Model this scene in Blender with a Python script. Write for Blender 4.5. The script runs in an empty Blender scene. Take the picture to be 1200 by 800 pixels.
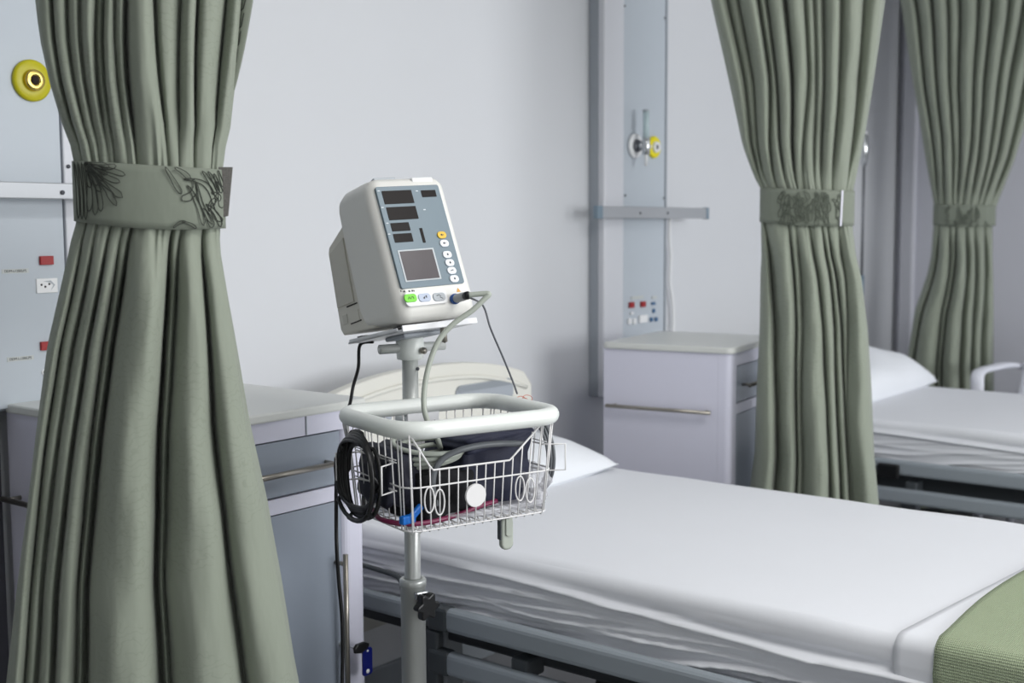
import bpy, bmesh, math, random
import numpy as np
from mathutils import Vector, Matrix
PI = math.pi
S = bpy.context.scene
C = S.collection

# ------------------------------------------------------------------ camera
F_PX, YAW, PITCH, ROLL, H = 1440.0, 0.67185, 0.0927, -0.00505, 1.28
def cam_axes():
    F = np.array([math.cos(YAW)*math.cos(PITCH), math.sin(YAW)*math.cos(PITCH), -math.sin(PITCH)])
    R = np.cross(F, [0, 0, 1.0]); R /= np.linalg.norm(R); U = np.cross(R, F)
    return math.cos(ROLL)*R + math.sin(ROLL)*U, -math.sin(ROLL)*R + math.cos(ROLL)*U, F
AX, AY, AF = cam_axes()
cd = bpy.data.cameras.new('camera'); cam = bpy.data.objects.new('camera', cd); C.objects.link(cam)
cd.sensor_width = 36; cd.lens = 36*F_PX/1200
mw = Matrix.Identity(4)
for i in range(3):
    mw[i][0], mw[i][1], mw[i][2] = AX[i], AY[i], -AF[i]
mw[2][3] = H
cam.matrix_world = mw
cd.clip_start = 0.05; cd.clip_end = 60
cd.dof.use_dof = True; cd.dof.focus_distance = 2.05; cd.dof.aperture_fstop = 4.5
S.camera = cam
# world, lights, exposure
W = bpy.data.worlds.new('world'); S.world = W; W.use_nodes = True
W.node_tree.nodes['Background'].inputs[0].default_value = (0.85, 0.92, 1.0, 1)
W.node_tree.nodes['Background'].inputs[1].default_value = 1.2
def area(name, loc, rot, sx, sy, power, col):
    l = bpy.data.lights.new(name, 'AREA'); l.shape = 'RECTANGLE'; l.size = sx; l.size_y = sy
    l.energy = power; l.color = col
    o = bpy.data.objects.new(name, l); o.location = loc; o.rotation_euler = rot; C.objects.link(o); return o
area('window_daylight', (3.0, -3.0, 1.55), (PI/2, 0, 0), 3.6, 1.5, 125, (0.975, 0.985, 0.985))
area('lamp_light', (1.6, -0.1, 2.64), (0, 0, 0), 1.15, 0.55, 27, (1.0, 0.985, 0.96))
area('lamp_light', (4.7, -0.5, 2.64), (0, 0, 0), 1.15, 0.55, 4, (1.0, 0.985, 0.96))
S.view_settings.view_transform = 'Standard'
S.view_settings.look = 'None'
S.view_settings.gamma = 1.0
S.view_settings.use_curve_mapping = False
S.view_settings.exposure = 0.05

# picture point -> point of the room (used to measure positions on known planes)
def ray(x, y):
    return Vector(AX*(x-600)/F_PX - AY*(y-400)/F_PX + AF)
O = Vector((0, 0, H))
def at(x, y, d): return O + ray(x, y)*d
def on_y(x, y, v): r = ray(x, y); return O + r*(v/r.y)
def on_x(x, y, v): r = ray(x, y); return O + r*(v/r.x)

# ------------------------------------------------------------------ materials
def lin(c):
    return tuple(((v/255)/12.92 if v/255 <= .04045 else ((v/255+.055)/1.055)**2.4) for v in c) + (1,)
def mat(name, rgb, rough=.5, metal=0., noise=0., nscale=20., bump=0., bscale=200., coat=0., spec=.5, sheen=0., trans=0., alpha=1.):
    m = bpy.data.materials.new(name); m.use_nodes = True; nt = m.node_tree; b = nt.nodes['Principled BSDF']
    b.inputs['Base Color'].default_value = lin(rgb); b.inputs['Roughness'].default_value = rough
    b.inputs['Metallic'].default_value = metal; b.inputs['Coat Weight'].default_value = coat
    b.inputs['Specular IOR Level'].default_value = spec; b.inputs['Sheen Weight'].default_value = sheen
    b.inputs['Transmission Weight'].default_value = trans; b.inputs['Alpha'].default_value = alpha
    tc = nt.nodes.new('ShaderNodeTexCoord')
    n = nt.nodes.new('ShaderNodeTexNoise'); n.inputs['Scale'].default_value = nscale; n.inputs['Detail'].default_value = 4
    nt.links.new(tc.outputs['Object'], n.inputs['Vector'])
    mx = nt.nodes.new('ShaderNodeMix'); mx.data_type = 'RGBA'
    a = lin(rgb); k = 1-max(noise, .015)
    mx.inputs['A'].default_value = (a[0]*k, a[1]*k, a[2]*k, 1); mx.inputs['B'].default_value = a
    nt.links.new(n.outputs['Fac'], mx.inputs['Factor']); nt.links.new(mx.outputs['Result'], b.inputs['Base Color'])
    if bump:
        n2 = nt.nodes.new('ShaderNodeTexNoise'); n2.inputs['Scale'].default_value = bscale; n2.inputs['Detail'].default_value = 3
        nt.links.new(tc.outputs['Object'], n2.inputs['Vector'])
        bp = nt.nodes.new('ShaderNodeBump'); bp.inputs['Strength'].default_value = bump; bp.inputs['Distance'].default_value = .002
        nt.links.new(n2.outputs['Fac'], bp.inputs['Height']); nt.links.new(bp.outputs['Normal'], b.inputs['Normal'])
    return m
M = {}
M['wall'] = mat('painted_wall', (212, 214, 218), .55, noise=.03, nscale=2, bump=.05, bscale=300)
M['wall_side'] = mat('painted_side_wall', (205, 206, 215), .6, noise=.03, nscale=2)
M['ceiling'] = mat('ceiling_paint', (235, 235, 235), .8)
M['floor'] = mat('vinyl_floor', (150, 150, 152), .35, noise=.15, nscale=30)
M['dark_fill'] = mat('dark_fill', (58, 58, 66), .6)
M['panel'] = mat('panel_paint', (187, 195, 203), .4, noise=.02)
M['panel_strip'] = mat('panel_strip_paint', (214, 216, 222), .4)
M['panel_side'] = mat('panel_side_grey', (160, 166, 174), .45)
M['alu'] = mat('aluminium', (174, 177, 181), .38, metal=.35)
M['alu_cap'] = mat('rail_cap_grey', (120, 138, 152), .5)
M['screw'] = mat('screw', (110, 112, 118), .4, metal=.8)
M['black'] = mat('black_rubber', (16, 16, 18), .38)
M['blackmat'] = mat('black_fabric', (15, 15, 20), .9)
M['yellow'] = mat('yellow_plastic', (190, 182, 5), .4)
M['yellow2'] = mat('yellow_disc', (236, 222, 10), .4)
M['brass'] = mat('brass', (205, 180, 100), .25, metal=1.)
M['hole'] = mat('dark_hole', (30, 16, 14), .8)
M['red'] = mat('red_switch', (156, 5, 10), .35)
M['white'] = mat('white_plastic', (236, 237, 238), .4)
M['blue'] = mat('blue_socket', (48, 96, 140), .4)
M['chrome'] = mat('chrome', (205, 208, 210), .18, metal=1.)
M['steel'] = mat('brushed_steel', (162, 157, 148), .32, metal=.9)
M['glassy'] = mat('clear_tube', (205, 225, 228), .1, alpha=.75)
M['cab'] = mat('cabinet_laminate', (217, 217, 232), .4, noise=.015)
M['lid'] = mat('cabinet_lid', (214, 216, 212), .32)
M['drawer'] = mat('blue_grey_laminate', (150, 159, 172), .34, noise=.12, nscale=5)
M['seam'] = mat('dark_seam', (50, 54, 62), .6)
M['bed_grey'] = mat('bed_grey', (140, 146, 152), .4)
M['bed_rail'] = mat('rail_grey', (150, 158, 165), .38)
M['bed_dark'] = mat('bed_dark_joint', (66, 71, 75), .5)
M['headboard'] = mat('headboard_cream', (216, 215, 207), .45)
M['chairplastic'] = mat('white_chair_plastic', (225, 227, 236), .4)
M['cart'] = mat('cart_paint', (230, 234, 230), .32)
M['pole'] = mat('satin_pole', (196, 199, 196), .3, metal=.35)
M['wire'] = mat('white_wire', (228, 227, 227), .35)
M['tray'] = mat('tray_white', (228, 229, 232), .35)
M['mon'] = mat('monitor_white', (229, 228, 223), .42)
M['monback'] = mat('monitor_back', (216, 213, 202), .5)
M['moncover'] = mat('monitor_cover', (200, 197, 186), .5)
M['facia'] = mat('slate_facia', (108, 126, 137), .38)
M['display'] = mat('dark_display', (22, 17, 17), .35, spec=.12)
M['screen'] = mat('grey_screen', (80, 74, 78), .3, spec=.3, noise=.2, nscale=30)
M['screenrim'] = mat('screen_rim', (190, 196, 200), .4)
M['button'] = mat('button_white', (230, 234, 240), .4)
M['button_y'] = mat('button_yellow', (226, 186, 52), .4)
M['green'] = mat('button_green', (118, 214, 52), .4)
M['bluegrey'] = mat('button_bluegrey', (184, 194, 214), .4)
M['greybtn'] = mat('button_grey', (176, 182, 188), .4)
M['print'] = mat('print_dark', (60, 62, 66), .6)
M['print_w'] = mat('print_pale', (205, 212, 218), .6)
M['orange'] = mat('print_orange', (222, 160, 60), .5)
M['connblue'] = mat('connector_blue', (28, 78, 150), .4)
M['conngrey'] = mat('connector_grey', (165, 167, 169), .4)
M['hose'] = mat('hose_grey_green', (176, 182, 172), .42)
M['hosedark'] = mat('hose_dark_grey', (104, 108, 112), .4)
M['cablegrey'] = mat('cable_dark', (96, 98, 104), .5)
M['navy'] = mat('navy_nylon', (36, 40, 66), .55, noise=.25, nscale=8, bump=.5, bscale=900)
M['navydark'] = mat('navy_dark', (24, 26, 44), .7, noise=.25, nscale=12)
M['purple'] = mat('maroon_tube', (122, 34, 74), .35)
M['brightblue'] = mat('bright_blue', (10, 106, 196), .4)
M['tagblue'] = mat('tag_blue', (14, 24, 104), .3)
M['copper'] = mat('copper_red', (196, 120, 104), .4)
M['bag'] = mat('clear_plastic', (226, 226, 232), .2, alpha=.42)
M['paper'] = mat('label_paper', (196, 200, 198), .6)
M['tab'] = mat('grey_hook_tape', (118, 116, 112), .9, noise=.4, nscale=300, bump=.8, bscale=800)
M['line'] = mat('printed_line', (52, 56, 50), .8)
M['line_soft'] = mat('printed_line_soft', (92, 99, 88), .8)
M['edge_white'] = mat('white_edge', (214, 214, 224), .7)
M['crate'] = mat('hinge_grey', (150, 155, 160), .4)

def node_math(nt, op, a, b=None):
    n = nt.nodes.new('ShaderNodeMath'); n.operation = op
    for i, v in enumerate((a, b)):
        if v is None: continue
        if isinstance(v, (int, float)): n.inputs[i].default_value = v
        else: nt.links.new(v, n.inputs[i])
    return n.outputs[0]
def cloth_mat(name, rgb, pattern=.16, wrinkle=.45):
    m = mat(name, rgb, .8, noise=.07, nscale=6, sheen=.15); nt = m.node_tree; b = nt.nodes['Principled BSDF']
    old = b.inputs['Base Color'].links[0].from_socket
    tc = nt.nodes.new('ShaderNodeTexCoord')
    # faint feathery damask strokes, printed only in patches
    w = nt.nodes.new('ShaderNodeTexWave'); w.wave_type = 'RINGS'; w.inputs['Scale'].default_value = 26
    w.inputs['Distortion'].default_value = 14; w.inputs['Detail'].default_value = 2; w.inputs['Detail Scale'].default_value = 1.6
    nt.links.new(tc.outputs['Object'], w.inputs['Vector'])
    n = nt.nodes.new('ShaderNodeTexNoise'); n.inputs['Scale'].default_value = 5.5
    nt.links.new(tc.outputs['Object'], n.inputs['Vector'])
    msk = node_math(nt, 'MULTIPLY', node_math(nt, 'GREATER_THAN', n.outputs['Fac'], .52), pattern)
    ln = node_math(nt, 'GREATER_THAN', w.outputs['Fac'], .93)
    fac = node_math(nt, 'MULTIPLY', msk, ln)
    mx = nt.nodes.new('ShaderNodeMix'); mx.data_type = 'RGBA'; a = lin(rgb)
    nt.links.new(old, mx.inputs['A']); mx.inputs['B'].default_value = (a[0]*.45, a[1]*.48, a[2]*.42, 1)
    nt.links.new(fac, mx.inputs['Factor']); nt.links.new(mx.outputs['Result'], b.inputs['Base Color'])
    n2 = nt.nodes.new('ShaderNodeTexNoise'); n2.inputs['Scale'].default_value = 9; n2.inputs['Detail'].default_value = 3
    mp = nt.nodes.new('ShaderNodeMapping'); mp.inputs['Scale'].default_value = (2.2, 2.2, .8)
    nt.links.new(tc.outputs['Object'], mp.inputs['Vector']); nt.links.new(mp.outputs['Vector'], n2.inputs['Vector'])
    bp = nt.nodes.new('ShaderNodeBump'); bp.inputs['Strength'].default_value = wrinkle; bp.inputs['Distance'].default_value = .012
    nt.links.new(n2.outputs['Fac'], bp.inputs['Height']); nt.links.new(bp.outputs['Normal'], b.inputs['Normal'])
    return m
CURT = (139, 146, 132)
M['curtain'] = cloth_mat('sage_curtain', CURT)
M['band'] = cloth_mat('sage_band', (124, 131, 118), 0., .25)
M['sheet'] = mat('white_sheet', (228, 230, 235), .75, noise=.03, nscale=5, bump=.10, bscale=60)
M['pillow'] = mat('white_pillow', (228, 231, 236), .8, bump=.15, bscale=40)
def knit_mat():
    m = mat('green_knit', (198, 210, 180), .95, noise=.15, nscale=60); nt = m.node_tree; b = nt.nodes['Principled BSDF']
    tc = nt.nodes.new('ShaderNodeTexCoord')
    def wave(axis, sc, dist):
        w = nt.nodes.new('ShaderNodeTexWave'); w.bands_direction = axis; w.inputs['Scale'].default_value = sc
        w.inputs['Distortion'].default_value = dist; w.inputs['Detail'].default_value = 0
        nt.links.new(tc.outputs['UV'], w.inputs['Vector']); return w.outputs['Fac']
    h = node_math(nt, 'MULTIPLY', wave('X', 70, .5), wave('Y', 110, .5))
    old = b.inputs['Base Color'].links[0].from_socket
    mx = nt.nodes.new('ShaderNodeMix'); mx.data_type = 'RGBA'; nt.links.new(old, mx.inputs['B'])
    a = lin((160, 174, 140)); mx.inputs['A'].default_value = a
    nt.links.new(node_math(nt, 'POWER', h, .5), mx.inputs['Factor']); nt.links.new(mx.outputs['Result'], b.inputs['Base Color'])
    bp = nt.nodes.new('ShaderNodeBump'); bp.inputs['Strength'].default_value = .9; bp.inputs['Distance'].default_value = .003
    nt.links.new(h, bp.inputs['Height']); nt.links.new(bp.outputs['Normal'], b.inputs['Normal'])
    return m
M['knit'] = knit_mat()

# ------------------------------------------------------------------ mesh helpers
class MB:
    def __init__(s): s.v = []; s.f = []; s.sm = []; s.uv = None
    def add(s, vs, fs, smooth=False):
        k = len(s.v); s.v += [Vector(v) for v in vs]
        for f in fs: s.f.append([i+k for i in f]); s.sm.append(smooth)
        return s
    def from_bm(s, bm, smooth=False):
        bm.verts.index_update(); s.add([v.co.copy() for v in bm.verts], [[v.index for v in f.verts] for f in bm.faces], smooth); bm.free(); return s
    def box(s, x0, x1, y0, y1, z0, z1, bev=0., seg=2, mx=None):
        bm = bmesh.new(); bmesh.ops.create_cube(bm, size=1)
        for v in bm.verts:
            v.co = Vector(((x0+x1)/2+v.co.x*(x1-x0), (y0+y1)/2+v.co.y*(y1-y0), (z0+z1)/2+v.co.z*(z1-z0)))
        if bev: bmesh.ops.bevel(bm, geom=list(bm.edges), offset=bev, segments=seg, affect='EDGES', profile=.5)
        if mx: bmesh.ops.transform(bm, matrix=mx, verts=bm.verts)
        return s.from_bm(bm, False)
    def prism(s, poly, axis, a, b, bev=0., seg=2, smooth=False, mx=None):
        # poly: 2D points; axis 0: (y,z) swept in x; 1: (x,z) swept in y; 2: (x,y) swept in z
        bm = bmesh.new()
        def P(p, t): return (t, p[0], p[1]) if axis == 0 else (p[0], t, p[1]) if axis == 1 else (p[0], p[1], t)
        lo = [bm.verts.new(P(p, a)) for p in poly]; hi = [bm.verts.new(P(p, b)) for p in poly]
        n = len(poly)
        bm.faces.new(lo); bm.faces.new(list(reversed(hi)))
        for i in range(n): bm.faces.new((lo[(i+1) % n], lo[i], hi[i], hi[(i+1) % n]))
        bmesh.ops.recalc_face_normals(bm, faces=bm.faces)
        if bev:
            es = [e for f in bm.faces if len(f.verts) == n and (n > 4 or True) for e in f.edges]
            es = list({e for e in es if all(v in lo for v in e.verts) or all(v in hi for v in e.verts)})
            bmesh.ops.bevel(bm, geom=es, offset=bev, segments=seg, affect='EDGES', profile=.5)
        if mx: bmesh.ops.transform(bm, matrix=mx, verts=bm.verts)
        return s.from_bm(bm, smooth)
    def tube(s, pts, r, n=10, closed=False, smooth=True, caps=True):
        pts = [Vector(p) for p in pts]; m = len(pts)
        rs = r if isinstance(r, (list, tuple)) else [r]*m
        T = []
        for i in range(m):
            a = pts[(i-1) % m] if (closed or i > 0) else pts[0]; b = pts[(i+1) % m] if (closed or i < m-1) else pts[-1]
            T.append((b-a).normalized())
        u = T[0].orthogonal().normalized(); vs = []
        for i in range(m):
            u = (u - T[i]*u.dot(T[i])).normalized(); w = T[i].cross(u)
            for k in range(n):
                a = 2*PI*k/n; vs.append(pts[i] + (u*math.cos(a)+w*math.sin(a))*rs[i])
        fs = []
        for i in range(m if closed else m-1):
            j = (i+1) % m; off = 0
            if closed and i == m-1:   # match the twist
                best = min(range(n), key=lambda o: (vs[i*n]-vs[o]).length); off = best
            for k in range(n):
                fs.append([i*n+k, i*n+(k+1) % n, j*n+((k+1+off) % n), j*n+((k+off) % n)])
        if caps and not closed:
            fs.append(list(range(n))[::-1]); fs.append([(m-1)*n+k for k in range(n)])
        return s.add(vs, fs, smooth)
    def cyl(s, a, b, r, n=20, r2=None, smooth=True):
        return s.tube([a, b], [r, r if r2 is None else r2], n, smooth=smooth)
    def lathe(s, prof, origin=(0, 0, 0), axis=(0, 0, 1), n=28, smooth=True):
        ax = Vector(axis).normalized(); u = ax.orthogonal().normalized(); w = ax.cross(u); o = Vector(origin)
        vs = []; fs = []
        for (r, h) in prof:
            for k in range(n):
                a = 2*PI*k/n; vs.append(o + ax*h + (u*math.cos(a)+w*math.sin(a))*max(r, 1e-5))
        for i in range(len(prof)-1):
            for k in range(n): fs.append([i*n+k, i*n+(k+1) % n, (i+1)*n+(k+1) % n, (i+1)*n+k])
        return s.add(vs, fs, smooth)
    def grid(s, P, nu, nv, closed_u=False, smooth=True, flip=False):
        # P[i][j], i in nv rows, j in nu columns
        vs = [P[i][j] for i in range(nv) for j in range(nu)]; fs = []
        for i in range(nv-1):
            for j in range(nu if closed_u else nu-1):
                q = [i*nu+j, i*nu+(j+1) % nu, (i+1)*nu+(j+1) % nu, (i+1)*nu+j]
                fs.append(q[::-1] if flip else q)
        return s.add(vs, fs, smooth)
ROOTM = {}
def obj(name, mb, m, parent=None, world=False, mods=None):
    vs = mb.v
    if parent is not None and world:
        inv = ROOTM[parent.name].inverted(); vs = [inv @ v for v in vs]
    me = bpy.data.meshes.new(name); me.from_pydata([tuple(v) for v in vs], [], mb.f); me.update()
    me.polygons.foreach_set('use_smooth', mb.sm)
    me.materials.append(M[m] if isinstance(m, str) else m)
    if mb.uv:
        uvl = me.uv_layers.new(name='UVMap')
        for l in me.loops: uvl.data[l.index].uv = mb.uv[l.vertex_index]
    bm = bmesh.new(); bm.from_mesh(me); bmesh.ops.recalc_face_normals(bm, faces=bm.faces); bm.to_mesh(me); bm.free()
    o = bpy.data.objects.new(name, me); C.objects.link(o)
    if parent is not None:
        o.parent = parent; ROOTM[o.name] = ROOTM[parent.name]
    else: ROOTM[o.name] = Matrix.Identity(4)
    return o
def tag(o, label, cat, group=None, kind=None):
    o['label'] = label; o['category'] = cat
    if group: o['group'] = group
    if kind: o['kind'] = kind
    return o
def thing(name, label, cat, loc=(0, 0, 0), rz=0., group=None):
    o = bpy.data.objects.new(name, None); o.empty_display_size = .1; C.objects.link(o)
    o.location = loc; o.rotation_euler = (0, 0, rz)
    ROOTM[o.name] = Matrix.Translation(loc) @ Matrix.Rotation(rz, 4, 'Z')
    return tag(o, label, cat, group)
def struct(name, mb, m, parent=None):
    o = obj(name, mb, m, parent); o['kind'] = 'structure'; return o
def kid(*a, **k):      # part, local coordinates
    lab = k.pop('label', None); o = obj(*a, **k)
    if lab: o['label'] = lab
    return o
def smooth_path(pts, sub=8, closed=False):
    pts = [Vector(p) for p in pts]; n = len(pts); out = []
    for i in range(n if closed else n-1):
        if closed: p0, p1, p2, p3 = pts[(i-1) % n], pts[i], pts[(i+1) % n], pts[(i+2) % n]
        else: p0, p1, p2, p3 = pts[max(i-1, 0)], pts[i], pts[i+1], pts[min(i+2, n-1)]
        for k in range(sub):
            t = k/sub
            out.append(.5*((2*p1)+(-p0+p2)*t+(2*p0-5*p1+4*p2-p3)*t*t+(-p0+3*p1-3*p2+p3)*t**3))
    if not closed: out.append(pts[-1])
    return out
def lerp_table(tab, x):
    if x <= tab[0][0]: return tab[0][1:]
    for a, b in zip(tab, tab[1:]):
        if x <= b[0]:
            t = (x-a[0])/(b[0]-a[0]); return tuple(p+(q-p)*t for p, q in zip(a[1:], b[1:]))
    return tab[-1][1:]
def rrect(x0, x1, y0, y1, r, n=5):
    out = []
    for cx, cy, a0 in ((x1-r, y1-r, 0), (x0+r, y1-r, 90), (x0+r, y0+r, 180), (x1-r, y0+r, 270)):
        for k in range(n+1):
            a = math.radians(a0+90*k/n); out.append((cx+r*math.cos(a), cy+r*math.sin(a)))
    return out
def ellipse(cx, cy, rx, ry, n=20): return [(cx+rx*math.cos(2*PI*k/n), cy+ry*math.sin(2*PI*k/n)) for k in range(n)]

# ------------------------------------------------------------------ the room
X0, X1, Y0, Y1, ZC = -1.6, 5.95, -3.2, 2.3, 2.7
struct('floor', MB().box(X0-.1, X1+.1, Y0-.1, Y1+.1, -.1, 0), 'floor')
struct('ceiling', MB().box(X0-.1, X1+.1, Y0-.1, Y1+.1, ZC, ZC+.1), 'ceiling')
struct('wall_back', MB().box(X0-.1, X1+.1, Y1, Y1+.12, 0, ZC), 'wall')
struct('wall_right', MB().box(X1, X1+.12, Y0, Y1, 0, ZC), 'wall_side')
struct('wall_left', MB().box(X0-.12, X0, Y0, Y1, 0, ZC), 'ceiling')
wf = MB(); wins = [(.9, 2.5), (2.8, 4.4)]; zs = (.9, 2.4)
wf.box(X0, X1, Y0-.12, Y0, 0, zs[0]); wf.box(X0, X1, Y0-.12, Y0, zs[1], ZC)
for a, b in ((X0, .9), (2.5, 2.8), (4.4, X1)): wf.box(a, b, Y0-.12, Y0, zs[0], zs[1])
struct('wall_front', wf, 'wall')
for i, (a, b) in enumerate(wins):
    w = MB()
    for p, q, r, s_ in ((a, a+.05, zs[0], zs[1]), (b-.05, b, zs[0], zs[1]), ((a+b)/2-.03, (a+b)/2+.03, zs[0], zs[1]), (a, b, zs[0], zs[0]+.05), (a, b, zs[1]-.05, zs[1])):
        w.box(p, q, Y0-.09, Y0-.02, r, s_)
    struct('window_%d' % (i+1), w, 'white')
struct('baseboard_back', MB().box(X0, X1, Y1-.015, Y1, 0, .1, .004), 'bed_grey')
struct('baseboard_right', MB().box(X1-.015, X1, Y0, Y1-.015, 0, .1, .004), 'bed_grey')
struct('dark_stand_in', MB().box(X0, 1.24, Y1-.03, Y1, .1, .925, .004), 'dark_fill')  # added board, its dark colour stands in for the shaded area below the panel
struct('trim_2', MB().box(X1-.05, X1, Y1-.10, Y1-.03, .1, ZC, .01), 'wall_side')
# ceiling lamps
for i, (x, y, lab) in enumerate(((1.6, -.1, 'flat rectangular ceiling lamp above the aisle beside the near bed'), (4.7, -.5, 'flat rectangular ceiling lamp above the far bed'))):
    t = thing('ceiling_lamp', lab, 'lamp', (x, y, 2.655), 0, 'ceiling lamps')
    kid('lamp_frame', MB().prism(rrect(-.62, .62, -.32, .32, .03), 2, 0, .045, .005), 'white', t)

# ------------------------------------------------------------------ wall service panels
def screw(parent, x, y, z, r=.004):
    kid('screw', MB().lathe([(0, -.003), (r, -.002), (r, .001)], (x, y, z), (0, 1, 0), 10), 'screw', parent)
def outlet_disc(parent, x, y, z, R, m, r_in=.4, lab=None, core='brass'):
    d = kid('outlet_disc', MB().lathe([(R*.45, -.008), (R*.9, -.010), (R, -.006), (R, 0), (0, 0)], (x, y, z), (0, 1, 0), 40), m, parent, label=lab)
    kid('outlet_collar', MB().lathe([(R*.22, -.016), (R*.30, -.020), (R*.36, -.018), (R*.46, -.020), (R*.52, -.014), (R*.52, -.006)], (x, y, z), (0, 1, 0), 36), core, d)
    kid('outlet_hole', MB().lathe([(0, -.0165), (R*.23, -.016), (R*.23, -.008)], (x, y, z), (0, 1, 0), 16), 'hole', d)
    return d
def flat_text(txt, size, m, parent, loc, name='lettering', rot=(PI/2, 0, 0), ext=.0002):
    cu = bpy.data.curves.new(name, 'FONT'); cu.body = txt; cu.size = size; cu.extrude = ext; cu.align_x = 'CENTER'; cu.align_y = 'CENTER'
    tmp = bpy.data.objects.new(name, cu); C.objects.link(tmp)
    dg = bpy.context.evaluated_depsgraph_get(); me = bpy.data.meshes.new_from_object(tmp.evaluated_get(dg))
    bpy.data.objects.remove(tmp)
    me.materials.clear(); me.materials.append(M[m])
    from mathutils import Euler
    me.transform(Matrix.Translation(loc) @ Euler(rot).to_matrix().to_4x4())
    o = bpy.data.objects.new(name, me); C.objects.link(o); o.parent = parent; return o
FY = 2.2595   # front of the recessed cover
# --- left panel
p1 = thing('wall_service_panel', 'pale wall service panel with yellow gas outlet behind the nearest curtain', 'panel', (1.1, 2.3, .925))
def L1(x, y, z): return (x-1.1, y-2.3, z-.925)
sx = on_y(73, 200, FY).x
kid('casing', MB().box(-.9, .42, -.030, 0, 0, 1.7, .004), 'panel_side', p1)
kid('cover_plate', MB().box(-.9, sx-1.1-.002, -.0405, -.03, .006, 1.69, .002), 'panel', p1)
kid('edge_strip', MB().box(sx-1.1+.002, .42, -.043, -.03, .006, 1.69, .003), 'panel_strip', p1)
q = on_y(80, 195, FY-.004); screw(p1, *L1(q.x, FY-.004, q.z)); screw(p1, *L1(q.x, FY-.004, q.z-.5))
q = on_y(40, 94, FY-.012)
outlet_disc(p1, *L1(q.x, FY, q.z), .0405, 'yellow', lab='yellow outlet disc with brass centre')
a = on_y(40, 213.7, 2.205).z; b = on_y(40, 233, 2.205).z
rl = kid('equipment_rail', MB().box(-.9, .40, -.105, -.09, b-.925, a-.925, .002), 'alu', p1)
for xx in (-.6, .0, .3): kid('rail_bracket', MB().cyl((xx, -.09, (a+b)/2-.925), (xx, -.043, (a+b)/2-.925), .011), 'alu', rl)
q = on_y(74.5, 225.5, 2.19); screw(rl, q.x-1.1, -.106, q.z-.925, .0045)
# switches and sockets
def box_px(parent, name, m, cx, cy, w, h, d, lab=None, bev=.001, off=L1, plane=FY-.0):
    q = on_y(cx, cy, plane-d*.5); P = off(q.x, plane, q.z)
    return kid(name, MB().box(P[0]-w/2, P[0]+w/2, P[1]-d, P[1]+.002, P[2]-h/2, P[2]+h/2, bev), m, parent, label=lab), P
box_px(p1, 'red_switch', 'red', 54.5, 305, .029, .0175, .006, 'red switch', plane=FY)
box_px(p1, 'red_switch', 'red', 55.5, 405, .029, .0175, .006, 'red switch', plane=FY)
o_, P = box_px(p1, 'power_socket', 'white', 55, 334.5, .046, .029, .003, 'white three pin power socket', plane=FY)
so = MB()
for dx, dz in ((-.0125, .002), (-.0045, -.002), (.0045, .003)): so.lathe([(0, -.0006), (.0022, -.0004), (.0022, .001)], (P[0]+dx, P[1]-.003, P[2]+dz), (0, 1, 0), 10)
kid('socket_hole', so, 'hole', o_)
kid('socket_recess', MB().prism([(P[0]-.009, P[2]+.009), (P[0]+.008, P[2]+.010), (P[0]+.017, P[2]+.001), (P[0]+.008, P[2]-.009), (P[0]+.013, P[2]+.001), (P[0]+.006, P[2]+.006)], 1, P[1]-.0035, P[1]-.0028), 'greybtn', o_)
for (cx, cy, rz) in ((18, 317.5, 0.0), (24, 420, 0.03)):
    o_, P = box_px(p1, 'name_strip', 'paper', cx, cy, .056, .0085, .0008, plane=FY, bev=0)
    flat_text('DDM-L12BELPS', .0070, 'print', o_, (P[0], P[1]-.001, P[2]))
for (cx, cy) in ((57.5, 419.5), (52, 436)):
    q = on_y(cx, cy, FY); P = L1(q.x, FY, q.z)
    j = kid('jack_ring', MB().lathe([(.0032, -.002), (.0062, -.003), (.0066, 0)], P, (0, 1, 0), 20), 'white', p1)
    kid('jack_hole', MB().lathe([(0, -.0018), (.0033, -.0016), (.0033, 0)], P, (0, 1, 0), 14), 'hole', j)
# --- far panel
px0 = 3.296; pb = .725
p2 = thing('wall_service_panel', 'tall pale wall service panel above the far white cabinet, red switches low on it', 'panel', (3.49, 2.3, pb))
def L2(x, y, z): return (x-3.49, y-2.3, z-pb)
xs = on_y(730, 200, 2.245).x-3.49; xe = on_y(781, 200, FY).x-3.49
kid('casing', MB().box(px0-3.49, xe, -.036, 0, 0, 1.9, .003), 'panel_side', p2)
kid('raised_duct', MB().box(px0-3.49+.0005, xs, -.060, -.034, 0, 1.9, .006), 'panel_strip', p2)
kid('cover_plate', MB().box(xs+.002, xe-.012, -.041, -.034, .005, 1.89, .002), 'panel', p2)
kid('edge_strip', MB().box(xe-.010, xe, -.044, -.034, .005, 1.89, .002), 'panel_side', p2)
for (sx_, sy_) in ((732.5, 229), (778, 232), (732, 7), (779, 21)):
    q = on_y(sx_, sy_, FY-.003); screw(p2, *L2(q.x, FY-.004, q.z), r=.0035)
a = on_y(760, 242.6, 2.2).z; b = on_y(760, 255.8, 2.2).z; ra = on_y(698, 248, 2.2).x-3.49; rb = on_y(828, 250, 2.2).x-3.49
rl = kid('equipment_rail', MB().box(ra, rb, -.108, -.094, b-pb, a-pb, .002), 'alu', p2)
for e0, e1 in ((ra-.002, ra+.028), (rb-.016, rb+.002)): kid('rail_cap', MB().box(e0, e1, -.110, -.092, b-pb-.002, a-pb+.002, .002), 'alu_cap', rl)
for xx in (-.1, .1): kid('rail_bracket', MB().cyl((xx, -.095, (a+b)/2-pb), (xx, -.042, (a+b)/2-pb), .010), 'alu', rl)
for sx_ in (751, 783):
    q = on_y(sx_, 249.5, 2.19); screw(rl, q.x-3.49, -.109, q.z-pb, .004)
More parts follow.
